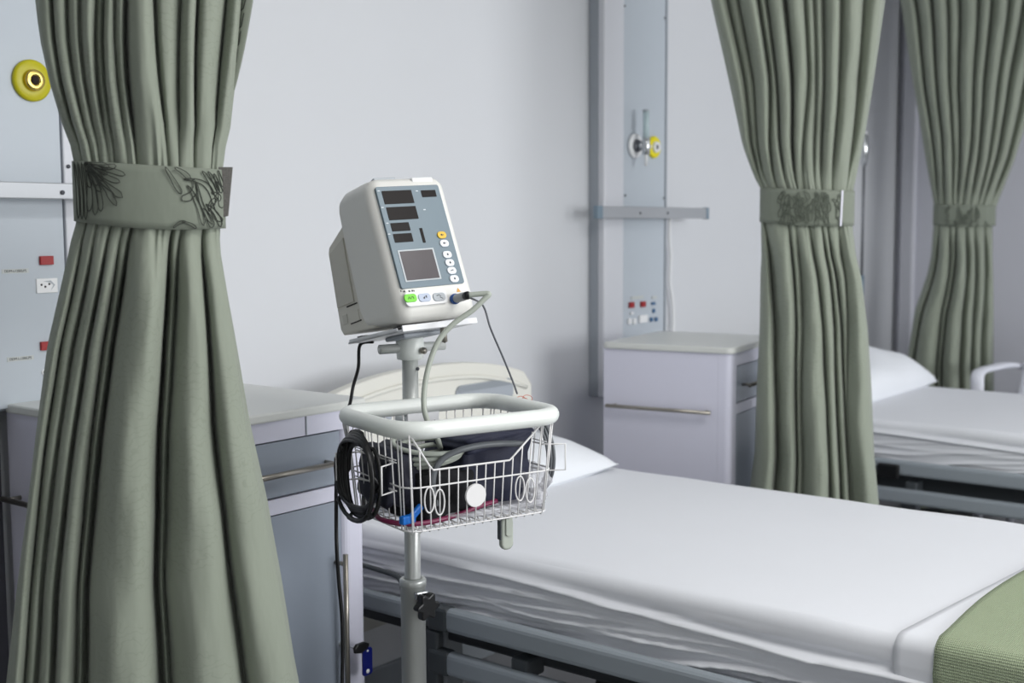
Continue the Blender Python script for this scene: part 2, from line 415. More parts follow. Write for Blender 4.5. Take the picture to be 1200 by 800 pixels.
for cx, cy in ((740.5, 357.2), (754, 356.3)): box_px(p2, 'red_switch', 'red', cx, cy, .027, .019, .006, 'red switch', off=L2, plane=FY-.003)
box_px(p2, 'name_strip', 'paper', 747, 348.5, .075, .010, .001, off=L2, plane=FY-.003, bev=0)
box_px(p2, 'name_strip', 'paper', 767, 348.5, .030, .010, .001, off=L2, plane=FY-.003, bev=0)
for cx, cy, w, h in ((766, 355.5, .022, .009), (766.5, 364, .012, .014), (763.7, 374.3, .014, .014), (769.3, 374, .014, .014)):
    box_px(p2, 'blue_socket', 'blue', cx, cy, w, h, .004, 'blue socket', off=L2, plane=FY-.003)
for cx, cy, w, h in ((738, 376.5, .020, .019), (743.8, 376.5, .018, .019), (754, 373.5, .050, .026), (740.5, 367, .015, .008)):
    box_px(p2, 'white_socket', 'white', cx, cy, w, h, .005, off=L2, plane=FY-.003)
q = on_y(742.5, 171, FY); P = L2(q.x, FY-.003, q.z)
outlet_disc(p2, *P, .041, 'white', lab='white outlet disc', core='screw')
q2 = on_y(764.5, 172.5, FY); P2 = L2(q2.x, FY-.003, q2.z)
outlet_disc(p2, *P2, .037, 'yellow2', lab='yellow outlet disc', core='white')
# flow meter plugged in the white outlet
fm = thing('flow_meter', 'slim clear flow meter plugged in the white outlet of the far service panel', 'gauge', (q.x, 2.215, q.z))
a_ = (0, 0, 0)
kid('inlet_stem', MB().cyl((0, .030, 0), (0, .004, 0), .011), 'chrome', fm)
kid('valve_body', MB().lathe([(0, -.028), (.013, -.026), (.014, .0), (.014, .024), (.010, .03), (0, .03)], (.0, -.004, -.004)), 'chrome', fm)
kid('valve_knob', MB().lathe([(0, 0), (.006, 0), (.0065, .003), (.0065, .014), (.004, .016), (0, .016)], (.010, -.004, -.003), (1, -.1, 0), 18), 'white', fm)
kid('stem_joint', MB().cyl((0, .02, 0), (0, .004, -.002), .008), 'chrome', fm)
kid('clear_tube', MB().cyl((0, -.004, .024), (0, -.004, .112), .0105), 'glassy', fm)
kid('tube_cap', MB().lathe([(0, 0), (.0115, 0), (.0115, .006), (0, .008)], (0, -.004, .110)), 'greybtn', fm)
kid('hose_nozzle', MB().lathe([(.0075, 0), (.006, -.012), (.005, -.042), (0, -.042)], (0, -.004, -.026)), 'white', fm)
# white cord hanging at the right of the far panel
pts = [on_y(x, y, 2.283) for x, y in ((785, 250), (784.5, 280), (786, 300), (785, 330), (787.5, 350), (789, 372), (788, 392), (787, 410))]
kid('hanging_cord', MB().tube(smooth_path(pts), .006, 8), 'white', p2, world=True)
# thin rod on the wall behind the middle curtain
q = on_y(1013, 170, 2.24)
rd = thing('hanging_rod', 'thin metal rod on a chrome hook beside the middle curtain', 'rod', (q.x, 2.24, 1.0))
zt = on_y(1012, 188, 2.24).z-1; zb = on_y(1013, 322, 2.24).z-1; ze = on_y(1013, 348, 2.24).z-1; zk = on_y(1012, 158, 2.24).z-1
kid('rod', MB().cyl((0, 0, zb), (0, 0, zt), .0055, 10), 'screw', rd)
kid('rod_foot', MB().lathe([(0, zb), (.012, zb), (.012, ze+.01), (0, ze)]), 'alu_cap', rd)
kid('chrome_head', MB().lathe([(0, zt-.03), (.012, zt-.02), (.020, (zt+zk)/2), (.014, zk), (0, zk+.01)], n=16), 'chrome', rd)
kid('wall_hook', MB().box(-.01, .05, .005, .06, zk-.03, zk+.02, .004), 'white', rd)
kid('hook_arm', MB().cyl((0, .03, zk-.01), (0, 0, zk-.01), .008), 'chrome', rd)

# ------------------------------------------------------------------ bedside cabinets
def make_cabinet(label, loc, rz, w, d, h):
    # local: front at y=0 facing -y, x 0..w, back at y=d
    t = thing('bedside_cabinet', label, 'cabinet', loc, rz)
    lt = h-.018
    st = .063
    zb1, zt1, zb2 = h-.167, h-.056, h-.196
    # carcass: two side posts with rounded front corners, back, inner box, rails of the front
    body = MB()
    for x0, x1 in ((0, st), (w-st, w)):
        body.prism(rrect(x0, x1, 0, .055, .018, 5), 2, .10, lt)
    body.box(0.0005, .02, .03, d, .10, lt); body.box(w-.02, w-.0005, .03, d, .10, lt)
    body.box(.02, w-.02, d-.02, d, .10, lt)
    body.box(st-.01, w-st+.01, .002, .03, zt1, lt); body.box(st-.01, w-st+.01, .002, .03, zb2, zb1); body.box(st-.01, w-st+.01, .002, .03, .10, .14)
    body.box(.02, w-.02, .03, d-.02, .10, .12)
    kid('body', body, 'cab', t)
    kid('lid', MB().prism(rrect(-.008, w+.008, -.008, d+.004, .022, 6), 2, lt, h, .004), 'lid', t)
    sh = MB().box(st-.002, w-st+.002, .022, .03, .14, zt1); kid('seam', sh, 'seam', t)
    dr = kid('drawer', MB().box(st+.0015, w-st-.0015, .004, .022, zb1+.003, zt1-.003, .0015), 'drawer', t)
    dl = kid('door', MB().box(st+.0015, w-st-.0015, .004, .022, .143, zb2-.003, .0015), 'drawer', t)
    def bar(parent, a, b, outv, post=.028, r=.0055):
        a = Vector(a); b = Vector(b); o = Vector(outv)*post; u = (b-a).normalized()*.02
        m_ = MB().cyl(a+o, b+o, r, 14)
        for p in (a+u, b-u): m_.cyl(p, p+o, r*.8, 10)
        return kid('handle', m_, 'steel', parent, label='brushed steel bar handle')
    zc = h-.116
    bar(dr, (st+.03, .004, zc), (w-st-.02, .004, zc), (0, -1, 0))
    bar(dl, (w-st-.018, .004, zb2-.105), (w-st-.018, .004, zb2-.42), (0, -1, 0))
    for xx, sg in ((0, -1), (w, 1)): bar(t, (xx, .05, h-.185), (xx, d-.02, h-.185), (sg, 0, 0))
    kid('lock', MB().lathe([(.0, -.006), (.007, -.006), (.008, 0)], (w-st-.006, .004, h-.492), (0, 1, 0), 14), 'chrome', t)
    kid('panel_seam', MB().box(w-.155, w-.1535, -.0008, .003, zt1+.001, lt), 'greybtn', t)
    for xx in (.045, w-.045):
        for yy in (.05, d-.05):
            kid('caster', MB().cyl((xx-.012, yy, .03), (xx+.012, yy, .03), .03, 18).box(xx-.016, xx+.016, yy-.02, yy+.02, .05, .10, .003), 'black', t)
    return t
cab1 = make_cabinet('pale lavender bedside cabinet behind the nearest curtain with a key in its door', (1.262, 1.76, 0), .0035, .472, .52, .94)
cab2 = make_cabinet('white bedside cabinet below the far service panel, beyond the near bed', (3.070, 1.655, 0), .1563, .43, .395, .94)
# key with blue tag
k0 = Vector((1.262+.472-.063-.006, 1.754, .448))
ky = thing('cabinet_key', 'key with black head standing in the near cabinet door lock', 'key', tuple(k0))
kid('key_blade', MB().box(-.002, .002, -.028, 0, -.0008, .0008), 'chrome', ky)
kid('key_head', MB().prism([(-.004, -.009), (.012, -.013), (.030, -.007), (.034, .002), (.022, .008), (.002, .008), (-.006, .001)], 1, -.034, -.026, .0015), 'black', ky)
kid('key_ring', MB().tube([Vector((.030+.007*math.cos(a), -.030, -.010+.008*math.sin(a))) for a in [i*PI/8 for i in range(16)]], .0009, 6, closed=True), 'chrome', ky)
tg = thing('key_tag', 'small dark blue plastic tag hanging from the cabinet key', 'tag', (k0.x+.030, k0.y-.030, k0.z-.063))
kid('tag_plate', MB().prism(rrect(-.0135, .0135, 0, .056, .006), 1, -.0015, .0015, .0005), 'tagblue', tg)
kid('tag_hole', MB().lathe([(0, -.0022), (.0045, -.0022), (.0045, 0)], (0, 0, .008), (0, 1, 0), 12), 'white', tg)
kid('tag_hole', MB().lathe([(0, -.0022), (.0022, -.0022), (.0022, 0)], (0, 0, .050), (0, 1, 0), 10), 'white', tg)

# ------------------------------------------------------------------ beds
def make_bed(label, x0, x1, zt, rz=0., yh=2.02, hb=0.):
    # local: x across (0..w), y along, head at y=0 going to -L
    w = x1-x0; L = 1.98
    t = thing('hospital_bed', label, 'bed', (x0, yh, 0), rz, 'hospital beds')
    zm = zt-.125
    kid('mattress', MB().box(.02, w-.02, -L, -.01, zm, zt-.006, .03, 3), 'bed_grey', t)
    kid('bed_deck', MB().box(.03, w-.03, -L-.02, .0, zm-.045, zm, .008), 'bed_dark', t)
    fr = MB()
    for x in (.08, w-.13): fr.box(x, x+.05, -L-.03, .02, zm-.11, zm-.046, .008)
    for y in (-1.75, -1.0, -.25): fr.box(.08, w-.08, y-.03, y+.03, zm-.10, zm-.05, .006)
    kid('bed_frame', fr, 'bed_dark', t)
    # arched headboard with two grip openings
    hb_x0, hb_x1 = -.0+.04, w-.01
    def arch(u, z0, rise): return z0+rise*(1-abs(2*u-1)**2.4)
    def board(name, y0, y1, top, rise, mm, inset, lab=None):
        n = 24; poly = [(hb_x0+inset, .30), (hb_x1-inset, .30)]
        for i in range(n+1):
            u = 1-i/n; c = .028
            x = hb_x0+inset+(hb_x1-hb_x0-2*inset)*u
            z = arch(u, top, rise) - (c*(1-min(1, min(u, 1-u)/.035))**2 if True else 0)
            poly.append((x, z))
        return kid(name, MB().prism(poly, 1, y0, y1, .006), mm, t, label=lab)
    hd = board('headboard', .075, .11, zt+.238-hb, .062, 'headboard', 0)
    # recessed field on the headboard face, framed by a raised rim
    n = 20; field = []
    for i in range(n+1):
        u = i/n; field.append((hb_x0+.03+(hb_x1-hb_x0-.06)*u, arch(u, zt+.205-hb, .058)))
    rim = MB().tube([Vector((x, .073, z)) for x, z in field], .006, 8)
    kid('headboard_rim', rim, 'headboard', hd)
    for cx in (.19, w-.22):
        top = arch((cx-hb_x0)/(hb_x1-hb_x0), zt+.195-hb, .058)
        kid('grip_opening', MB().prism(rrect(cx-.12, cx+.12, top-.062, top-.004, .02), 1, .070, .0765, .002), 'panel_side', hd)
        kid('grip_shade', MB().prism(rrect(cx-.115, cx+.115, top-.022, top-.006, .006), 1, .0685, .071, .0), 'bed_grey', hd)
    ft = MB().prism(rrect(.01, w-.01, .30, zt+.16, .08, 6), 1, -L-.09, -L-.055, .006); kid('footboard', ft, 'headboard', t)
    # folded side rails: three long grey bars each side, dark joints
    for sx_, xo in ((-1, -.045), (1, w+.045)):
        sr = MB()
        for zc in (zt-.132, zt-.222, zt-.305):
            sr.box(xo-.014, xo+.014, -1.86, -.42, zc-.024, zc+.024, .011, 3)
        r_ = kid('side_rail', sr, 'bed_rail', t)
        kid('rail_tail', MB().box(xo-.011, xo+.011, -.37, -.10, zt-.155, zt-.112, .010, 3), 'bed_rail', r_)
        jn = MB()
        for zc in (zt-.132, zt-.222, zt-.305): jn.box(xo-.016, xo+.016, -.43, -.375, zc-.026, zc+.026, .008)
        jn.box(xo-.012, xo+.012, -.40, -.32, zt-.33, zt-.16, .006)
        kid('rail_joint', jn, 'bed_dark', r_)
        for y in (-.60, -1.55):
            kid('rail_arm', MB().box(min(xo, xo-sx_*.06), max(xo, xo-sx_*.06)+.0, y-.02, y+.02, zm-.09, zm-.05, .006), 'bed_dark', r_)
        pp = [Vector((xo+.012, -.13, zt-.115)), Vector((xo+.010, -.13, zt-.075)), Vector((xo+.008, -.15, zt-.066)), Vector((xo+.008, -.255, zt-.070)), Vector((xo+.008, -.285, zt-.082)), Vector((xo+.010, -.292, zt-.135))]
        kid('mattress_keeper', MB().tube(smooth_path(pp, 5), .0055, 8), 'bed_dark', t)
    for x in (.10, w-.10):
        for y in (-.28, -1.72):
            lg = kid('leg', MB().box(x-.03, x+.03, y-.03, y+.03, .12, zm-.08, .006), 'bed_grey', t)
            kid('caster', MB().cyl((x-.02, y, .065), (x+.02, y, .065), .063, 20).box(x-.028, x+.028, y-.03, y+.03, .09, .13, .004), 'black', lg)
    return t
B1X0, B1X1, B1Z = 1.845, 2.735, .63
B2X0, B2X1, B2Z = 3.83, 4.76, .645
bed1 = make_bed('near hospital bed with grey side rails and cream headboard behind the basket', B1X0, B1X1, B1Z)
bed2 = make_bed('far hospital bed with dark grey rails beyond the middle curtain', B2X0, B2X1, B2Z, .0, 2.0, .10)
kid('rail_knob', MB().box(-.075, -.055, -.57, -.50, .48, .525, .006), 'black', bed2)
kid('rail_knob', MB().lathe([(0, 0), (.012, 0), (.010, .02), (0, .022)], (-.064, -.495, .502), (0, 1, 0), 12), 'chrome', bed2)

def drape(x0, x1, zt, y0, y1, drop, off, ny, seed, amp, yfun=None, round_r=.026, fold=1.):
    """cloth over the mattress: cross-section runs up one side, over the top, down the other"""
    rng = random.Random(seed)
    prof = []   # (x,z,nx,nz, side, arclen)
    R = round_r; xa, xb, zz = x0-off, x1+off, zt+off
    for i in range(42):
        f = i/42; prof.append((xa, zt-drop+(drop-R)*f, -1, 0, -(1-f)))
    for i in range(9):
        a = PI-(PI/2)*i/8; prof.append((xa+R+R*math.cos(a), zz-R+R*math.sin(a), math.cos(a), math.sin(a), 0))
    nt = 34
    for i in range(1, nt):
        f = i/nt; prof.append((xa+R+(xb-xa-2*R)*f, zz, 0, 1, 0))
    for i in range(9):
        a = PI/2-(PI/2)*i/8; prof.append((xb-R+R*math.cos(a), zz-R+R*math.sin(a), math.cos(a), math.sin(a), 0))
    for i in range(1, 16):
        f = i/15; prof.append((xb, zz-R-(drop-R)*f, 1, 0, f))
    s = 0; arc = [0]
    for a, b in zip(prof, prof[1:]): s += math.hypot(b[0]-a[0], b[1]-a[1]); arc.append(s)
    waves = [(rng.uniform(.02, .10)*rng.choice((1, 1, 1, -.4)), rng.uniform(55, 130), rng.uniform(0, 6.28), rng.uniform(.3, 1)) for _ in range(6)]
    P = []; uv = []
    for j in range(ny):
        v = j/(ny-1); row = []
        for (px, pz, nx, nz, sd), sarc in zip(prof, arc):
            ya, yb = (y0, y1) if yfun is None else yfun(px, sd)
            y = ya+(yb-ya)*v
            d = 0; dz = 0
            if sd != 0:
                k = min(1, abs(sd)*2.5+.1); z = pz
                d += .0035
                for sl, fr, ph, am in waves:
                    g = math.sin((z+sl*y)*fr+ph+1.1*math.sin(y*2.3+ph))
                    env = .35+.65*max(0, math.sin(y*2.1*am+ph*1.7))
                    d += amp*am*k*env*(1-abs(g))**2.6*1.3
                # the long crease below the mattress edge
                cz = zt-.030-.022*max(0, 1.75-y)+.004*math.sin(5*y)
                e = (z-cz)/.0045; d += fold*.011*math.exp(-e*e)*(1 if nx < 0 else .5)
                e = (z-cz-.012)/.008; d -= fold*.008*math.exp(-e*e)
                dz = -(abs(sd)**3)*.012*(math.sin(y*9+seed)+.6*math.sin(y*23+1))
            else:
                d += .0022*math.sin(px*5+y*2)*math.sin(y*4.0+1)*abs(nz)
                if abs(nz) < .999: d += .002*math.sin(y*6+seed)+.0012*math.sin(y*17)
            row.append(Vector((px+nx*d, y, pz+nz*d+dz)))
            uv.append((sarc, y))
        P.append(row)
    m = MB().grid(P, len(prof), ny); m.uv = uv
    return m
def solid(o, th):
    md = o.modifiers.new('thick', 'SOLIDIFY'); md.thickness = th; md.offset = -1
    return o
sh1 = obj('bed_sheet', drape(B1X0, B1X1, B1Z, .03, 2.005, .150, .006, 260, 3, .014), 'sheet'); solid(sh1, .0015)
tag(sh1, 'white creased sheet fitted over the near bed mattress', 'sheet', 'white bed sheets')
sh2 = obj('bed_sheet', drape(B2X0, B2X1, B2Z, .0, 1.985, .118, .006, 110, 8, .005), 'sheet'); solid(sh2, .0015)
tag(sh2, 'white sheet fitted over the far bed beyond the middle curtain', 'sheet', 'white bed sheets')
def yf_fold(px, sd):
    e = .652+.045*max(0, (2.35-px)/.5) - (abs(sd)*.03 if sd < 0 else 0)
    return (.45, e)
def yf_blanket(px, sd):
    e = .628+.010*math.sin(px*9) + .022*math.exp(-((px-2.0)/.22)**2) - (abs(sd)*.02 if sd < 0 else 0)
    return (-.01, e)
fd = obj('folded_top_sheet', drape(B1X0, B1X1, B1Z, 0, 0, .20, .012, 20, 5, .002, yf_fold, fold=0), 'sheet'); solid(fd, .003)
tag(fd, 'white sheet border folded over the top edge of the green blanket', 'sheet')
bl = obj('knitted_blanket', drape(B1X0, B1X1, B1Z, 0, 0, .30, .019, 60, 6, .0015, yf_blanket, fold=0), 'knit'); solid(bl, .005)
tag(bl, 'light green knitted blanket across the foot of the near bed', 'blanket')

def pillow(name, label, cx, cy, z, hw, hd, th, rz=0., tilt=0.):
    n = 36; m = MB()
    for sgn in (1, -1):
        P = []
        for j in range(n+1):
            row = []
            for i in range(n+1):
                u = -1+2*i/n; v = -1+2*j/n
                k = (max(0, 1-abs(u)**2.6)*max(0, 1-abs(v)**2.6))**.5
                pin = 1-.07*(1-abs(v)**2)*(abs(u)**6)
                pin2 = 1-.07*(1-abs(u)**2)*(abs(v)**6)
                zz = sgn*k*th/2*(1+.05*math.sin(4*u+3*v)+.03*math.sin(9*u-5*v))
                if sgn < 0: zz = max(zz*.55, -th*.22)
                row.append(Vector((u*hw*pin, v*hd*pin2, zz+.012*u*u*(1 if sgn > 0 else 1))))
            P.append(row)
        m.grid(P, n+1, n+1, flip=sgn < 0)
    mx = Matrix.Translation((cx, cy, z)) @ Matrix.Rotation(rz, 4, 'Z') @ Matrix.Rotation(tilt, 4, 'X')
    m.v = [mx @ v for v in m.v]
    o = obj(name, m, 'pillow'); tag(o, label, 'pillow', 'pillows'); return o
pillow('pillow', 'white pillow on the near bed, seen right of the wire basket', 2.315, 1.95, B1Z+.036, .385, .165, .150, 0., .16)
pillow('pillow', 'white pillow on the far bed, peeking past the middle curtain', 4.45, 1.865, B2Z+.045, .40, .175, .225, 0., .22)

# ------------------------------------------------------------------ curtains
def curtain(label, px, depth, sil, up, low, band_px, seed, tab=None, R=(.07, .055, .10), grp='tied back curtains', tilt=.0, zk=()):
    """px: picture column of the curtain's middle, depth: distance; sil: (z, left, right) offsets in m"""
    base = at(px, 250, depth); c = Vector((base.x, base.y, 0))
    vdir = Vector((base.x, base.y, 0)).normalized(); bdir = -vdir; adir = Vector((vdir.y, -vdir.x, 0))
    rz = math.atan2(adir.y, adir.x)
    t = thing('curtain', label, 'curtain', (c.x, c.y, 0), rz, grp)
    rng = random.Random(seed)
    zb0, zb1 = band_px   # band bottom, top (z)
    zmid = (zb0+zb1)/2
    def radius(z):
        if z > zmid: return R[1]+(R[0]-R[1])*min(1, (z-zmid)/.5)
        return R[1]+(R[2]-R[1])*min(1, (zmid-z)/.6)
    zs_ = [.03+i*(zb0-.03)/58 for i in range(58)] + [zb0+(zb1-zb0)*i/6 for i in range(7)] + [zb1+(2.6-zb1)*i/44 for i in range(1, 45)]
    nf = 420; nb = 70
    def folds(z, s):
        top = z > zmid
        tb, te = (up if top else low)[:2]; deep = (up if top else low)[2]
        span = .34 if top else .55
        f = min(1, abs(z-zmid)/span)
        f = f**.8
        vs = [a+(b-a)*f for a, b in zip(tb, te)]
        vs = [-.03]+vs+[1.03]
        amp = min(1, max(.22, (abs(z-zmid)-(zb1-zb0)/2+.006)/.09))
        wid = (lerp_table(sil, z)[1]-lerp_table(sil, z)[0])
        for i in range(len(vs)-1):
            if vs[i] <= s < vs[i+1]:
                cw = (vs[i+1]-vs[i]); tt = (s-vs[i])/cw; k = rnd[(i, top)]
                tt = tt**k
                h = min(.78*cw*wid, .050)
                d = h*(1-abs(2*tt-1)**2.6) + bo_[(i, top)]
                break
        else: d = 0; i = 0
        for j, v in enumerate(vs[1:-1]):
            e = (s-v)/.010; d -= 1.7*deep[j]*math.exp(-e*e)
        pk = math.exp(-max(0, abs(z-zmid)-(zb1-zb0)/2)/.045)
        return d*amp + (.0012+.0014*math.sin(s*13+seed))*pk*math.sin(s*95+2*math.sin(s*31+seed)+z*9)
    bo_ = {(i, b): rng.uniform(-.014, .004) for i in range(20) for b in (True, False)}
    rnd = {(i, b): rng.uniform(.6, 1.55) for i in range(20) for b in (True, False)}
    P = []
    for z in zs_:
        l, r = lerp_table(sil, z); Rz = radius(z); row = []
        w1 = .0035*math.sin(z*11+seed)
        for i in range(nf):
            s = (1-math.cos(PI*i/nf))/2
            x = l+(r-l)*s
            bul = math.sqrt(max(0, 1-(2*s-1)**2))*Rz
            edge = min(1, min(s, 1-s)/.03+.15)
            d = bul+(folds(z, s)-.004)*edge
            wob = .0018*math.sin(z*17+s*23+seed)+.0012*math.sin(z*31-s*40)
            row.append(Vector((x+w1*edge, -(d+wob*edge), z)))
        for i in range(nb):
            s = (1+math.cos(PI*i/nb))/2
            x = l+(r-l)*s; bul = math.sqrt(max(0, 1-(2*s-1)**2))*Rz*.9
            row.append(Vector((x+w1*min(1, min(s, 1-s)/.03+.15), bul*(1+.12*math.sin(s*40)), z)))
        P.append(row)
    kid('curtain_cloth', MB().grid(P, nf+nb, len(zs_), closed_u=True), 'curtain', t)
    # tie-back band
    lb, rb = lerp_table(sil, zmid); g = .004
    def S_(s, z, off=0.):       # front surface of the band
        bul = math.sqrt(max(0, 1-(2*s-1)**2))*(R[1]+.010+off)
        zt_ = z - tilt*(s-.5)*(rb-lb) - .006*math.sin(PI*s)*(1 if z < zmid else .3)
        return Vector((lb-g+(rb-lb+2*g)*s, -bul-.002-off, zt_))
    PB = []
    nbz = 9
    for j in range(nbz):
        z = zb0+(zb1-zb0)*j/(nbz-1); row = []
        sag = .0025*math.sin(PI*j/(nbz-1))
        for i in range(80):
            s = (1-math.cos(PI*i/80))/2; p = S_(s, z); p.y -= sag; row.append(p)
        for i in range(30):
            s = (1+math.cos(PI*i/30))/2; p = S_(s, z); p.y = -p.y*.95; row.append(p)
        PB.append(row)
    bd = kid('tie_back', MB().grid(PB, 110, nbz, closed_u=True), 'band', t); solid(bd, .003)
    return t, bd, S_, (zb0, zb1, lb, rb)
def sil_px(rows, xc, depth, extra_low=None, extra_top=None):
    out = []
    for y, xl, xr in rows:
        z = at(xc, y, depth).z
        kk = 1-.062/depth; out.append((z, (xl-xc)/F_PX*depth*kk, (xr-xc)/F_PX*depth*kk))
    out.sort()
    if extra_low: out.insert(0, extra_low)
    if extra_top: out.append(extra_top)
    return out
D1 = 1.76; XC1 = 173
sil1 = sil_px([(0, 54, 292), (50, 58, 287), (100, 67, 281), (150, 80, 274), (182, 91, 265), (257, 92, 260), (272, 86, 257), (300, 79, 258), (350, 66, 265), (400, 53, 273),
               (500, 37, 288), (600, 22, 308), (700, 5, 323), (800, -10, 336)], XC1, D1, (.03, -.235, .29), (2.6, -.24, .24))
up1 = ([.06, .12, .17, .21, .265, .35, .41, .64, .70, .80, .92], [.10, .165, .23, .31, .35, .39, .44, .56, .70, .77, .925],
       [.002, .004, .004, .004, .006, .003, .014, .006, .002, .006, .002])
low1 = ([.07, .16, .255, .33, .40, .675, .745, .875], [.055, .10, .155, .225, .262, .515, .55, .80],
        [.004, .006, .012, .008, .024, .026, .010, .008])
za = at(XC1, 253.5, D1).z; zb = at(XC1, 187, D1-.06).z
c1, band1, S1, bi1 = curtain('nearest sage green curtain, left of the monitor stand, tied with a flower print band', XC1, D1, sil1, up1, low1, (za-.012, zb-.006), 1, R=(.06, .055, .075), tilt=.055)
D2_ = 3.42; XC2 = 946
sil2 = sil_px([(0, 830, 1031), (56, 843, 1024), (112, 856, 1017), (169, 869, 1009), (206, 883, 1002), (222, 892, 999), (262, 892, 998), (300, 893, 1003), (322, 892, 1009),
               (384, 892, 1018), (450, 890, 1024), (535, 888, 1029), (600, 880, 1036)], XC2, D2_, (.03, -.19, .25), (2.6, -.36, .26))
up2 = ([.04, .09, .17, .30, .40, .46, .60, .67, .78, .95], [.1, .17, .28, .33, .435, .545, .60, .65, .75, .88],
       [.003, .004, .012, .010, .020, .006, .004, .010, .004, .004])
low2 = ([.03, .31, .39, .52, .66, .72, .86], [.19, .36, .40, .62, .70, .77, .79], [.014, .010, .004, .008, .014, .012, .004])
za2 = at(XC2, 262, D2_).z; zb2 = at(XC2, 222, D2_).z
c2, band2, S2, bi2 = curtain('middle sage green curtain at the corner of the far white cabinet, tied at its waist', XC2, D2_, sil2, up2, low2, (za2, zb2), 2, R=(.09, .07, .10), tilt=.05)
D3_ = 5.42; XC3 = 1130
sil3 = sil_px([(0, 1052, 1225), (60, 1062, 1213), (130, 1075, 1199), (187, 1085, 1184), (240, 1096, 1166), (264, 1096, 1162), (300, 1094, 1163), (322, 1090, 1164),
               (365, 1077, 1166), (430, 1069, 1168), (480, 1066, 1170)], XC3, D3_, (.03, -.26, .17), (2.6, -.40, .44))
up3 = ([.08, .17, .30, .38, .46, .58, .70, .78, .90], [.1, .2, .3, .38, .5, .58, .69, .78, .9], [.006, .01, .008, .01, .006, .012, .006, .01, .006])
low3 = ([.12, .28, .40, .55, .70, .88], [.1, .36, .42, .62, .75, .86], [.008, .012, .016, .012, .008, .008])
c3, band3, S3, bi3 = curtain('farthest sage green curtain at the right edge, beyond the far bed', XC3, D3_, sil3, up3, low3, (at(XC3, 264, D3_).z, at(XC3, 240, D3_).z), 3, R=(.11, .08, .12), tilt=.02)

# flower print on the bands: outlines of petals laid on the cloth
def petals(S_, info, lst, r, parent, m):
    zb0, zb1, lb, rb = info; mb = MB()
    def pt(u, v): return S_(min(.995, max(.005, u)), zb0+(zb1-zb0)*min(.985, max(.015, v)), .0022)
    asp = (rb-lb)/(zb1-zb0)
    for (u0, v0, u1, v1, w, bend) in lst:
        du, dv = (u1-u0)*asp, v1-v0; L_ = math.hypot(du, dv) or 1; nx, ny = -dv/L_, du/L_
        n = 14; P = []
        for k in range(2*n+1):
            tt = k/n if k <= n else 2-k/n; sd = 1 if k <= n else -1
            wd = w*(max(0, 1-(2*tt**.8-1)**4)**.5)*(.35+.65*tt)*sd if 0 < tt < 1 else 0
            bb = bend*math.sin(PI*tt)
            P.append(pt(u0+(du*tt+nx*(wd+bb))/asp, v0+dv*tt+ny*(wd+bb)))
        # polyline ribbon tube
        mb.tube(P, r, 4, caps=True)
    o = kid('flower_print', mb, m, parent); o['kind'] = 'stuff'; return o
rng = random.Random(5)
pl = []
for i in range(9):          # chrysanthemum at the left end
    a = math.radians(-88+i*11); L_ = rng.uniform(.55, .95); c_, s_ = math.cos(a), math.sin(a)
    pl.append((.10+.03*c_, .95+.1*s_, .10+L_*.30*c_*(.7+.5*i/9), .95+L_*s_*.95, .055, rng.uniform(-.06, .06)))
for i in range(5):
    a = math.radians(-80+i*18); pl.append((.09, .98, .09+.16*math.cos(a), .98+.42*math.sin(a), .05, .02))
for u in (.02, .045, .07): pl.append((u, .98, u+.015, .05, .03, .02))
pl += [(.60, .98, .70, .55, .05, 0), (.66, .98, .76, .80, .05, .02), (.78, .82, .70, .48, .07, .12), (.72, .80, .92, .40, .06, .16),
       (.74, .70, .84, .06, .05, .05), (.80, .75, .90, .08, .04, -.04), (.84, .95, .93, .55, .05, .03), (.88, .95, .95, .60, .04, .02), (.92, .92, .97, .60, .04, 0),
       (.93, .80, .97, .35, .08, .04), (.90, .45, .97, .12, .06, -.05), (.86, .42, .96, .03, .05, .05), (.84, .35, .90, .02, .06, .02), (.64, .03, .72, .14, .03, .02), (.70, .13, .79, .02, .03, .02),
       (.95, .98, .985, .7, .03, 0), (.90, .60, .96, .48, .05, .03), (.88, .3, .93, .5, .05, .03)]
petals(S1, bi1, pl, .0007, band1, 'line')
pl2 = []
for i in range(60):
    u = rng.uniform(.25, .84); v = rng.uniform(.25, .97); a = rng.uniform(-2.6, -.6)
    pl2.append((u, v, u+.07*math.cos(a), v+.38*math.sin(a), .07, rng.uniform(-.05, .05)))
petals(S2, bi2, pl2, .0011, band2, 'line_soft')
pl3 = [(u+.25*0, v, u2, v2, w, b) for (u, v, u2, v2, w, b) in pl2[::2]]
petals(S3, bi3, pl3, .0013, band3, 'line_soft')
# rough tape tab at the right end of the near band, white edge on the middle band
zb0, zb1, lb, rb = bi1
e = S1(.985, zb1); f = S1(.985, zb0)
kid('fastening_tab', MB().prism([(e.x-.012, e.z+.004), (e.x+.014, e.z+.004), (f.x+.006, f.z-.002+.02), (f.x-.001, f.z+.016), (f.x-.012, f.z+.02)], 1, -.022, -.016, .001), 'tab', band1, label='rough dark grey fastening tab')
P = []
for j in range(6):
    z = bi2[0]+(bi2[1]-bi2[0])*j/5; P.append([S2(.845+.012*j/5+k*.02, z, .003) for k in (0, 1)])
kid('white_edge', MB().grid(P, 2, 6), 'edge_white', band2)
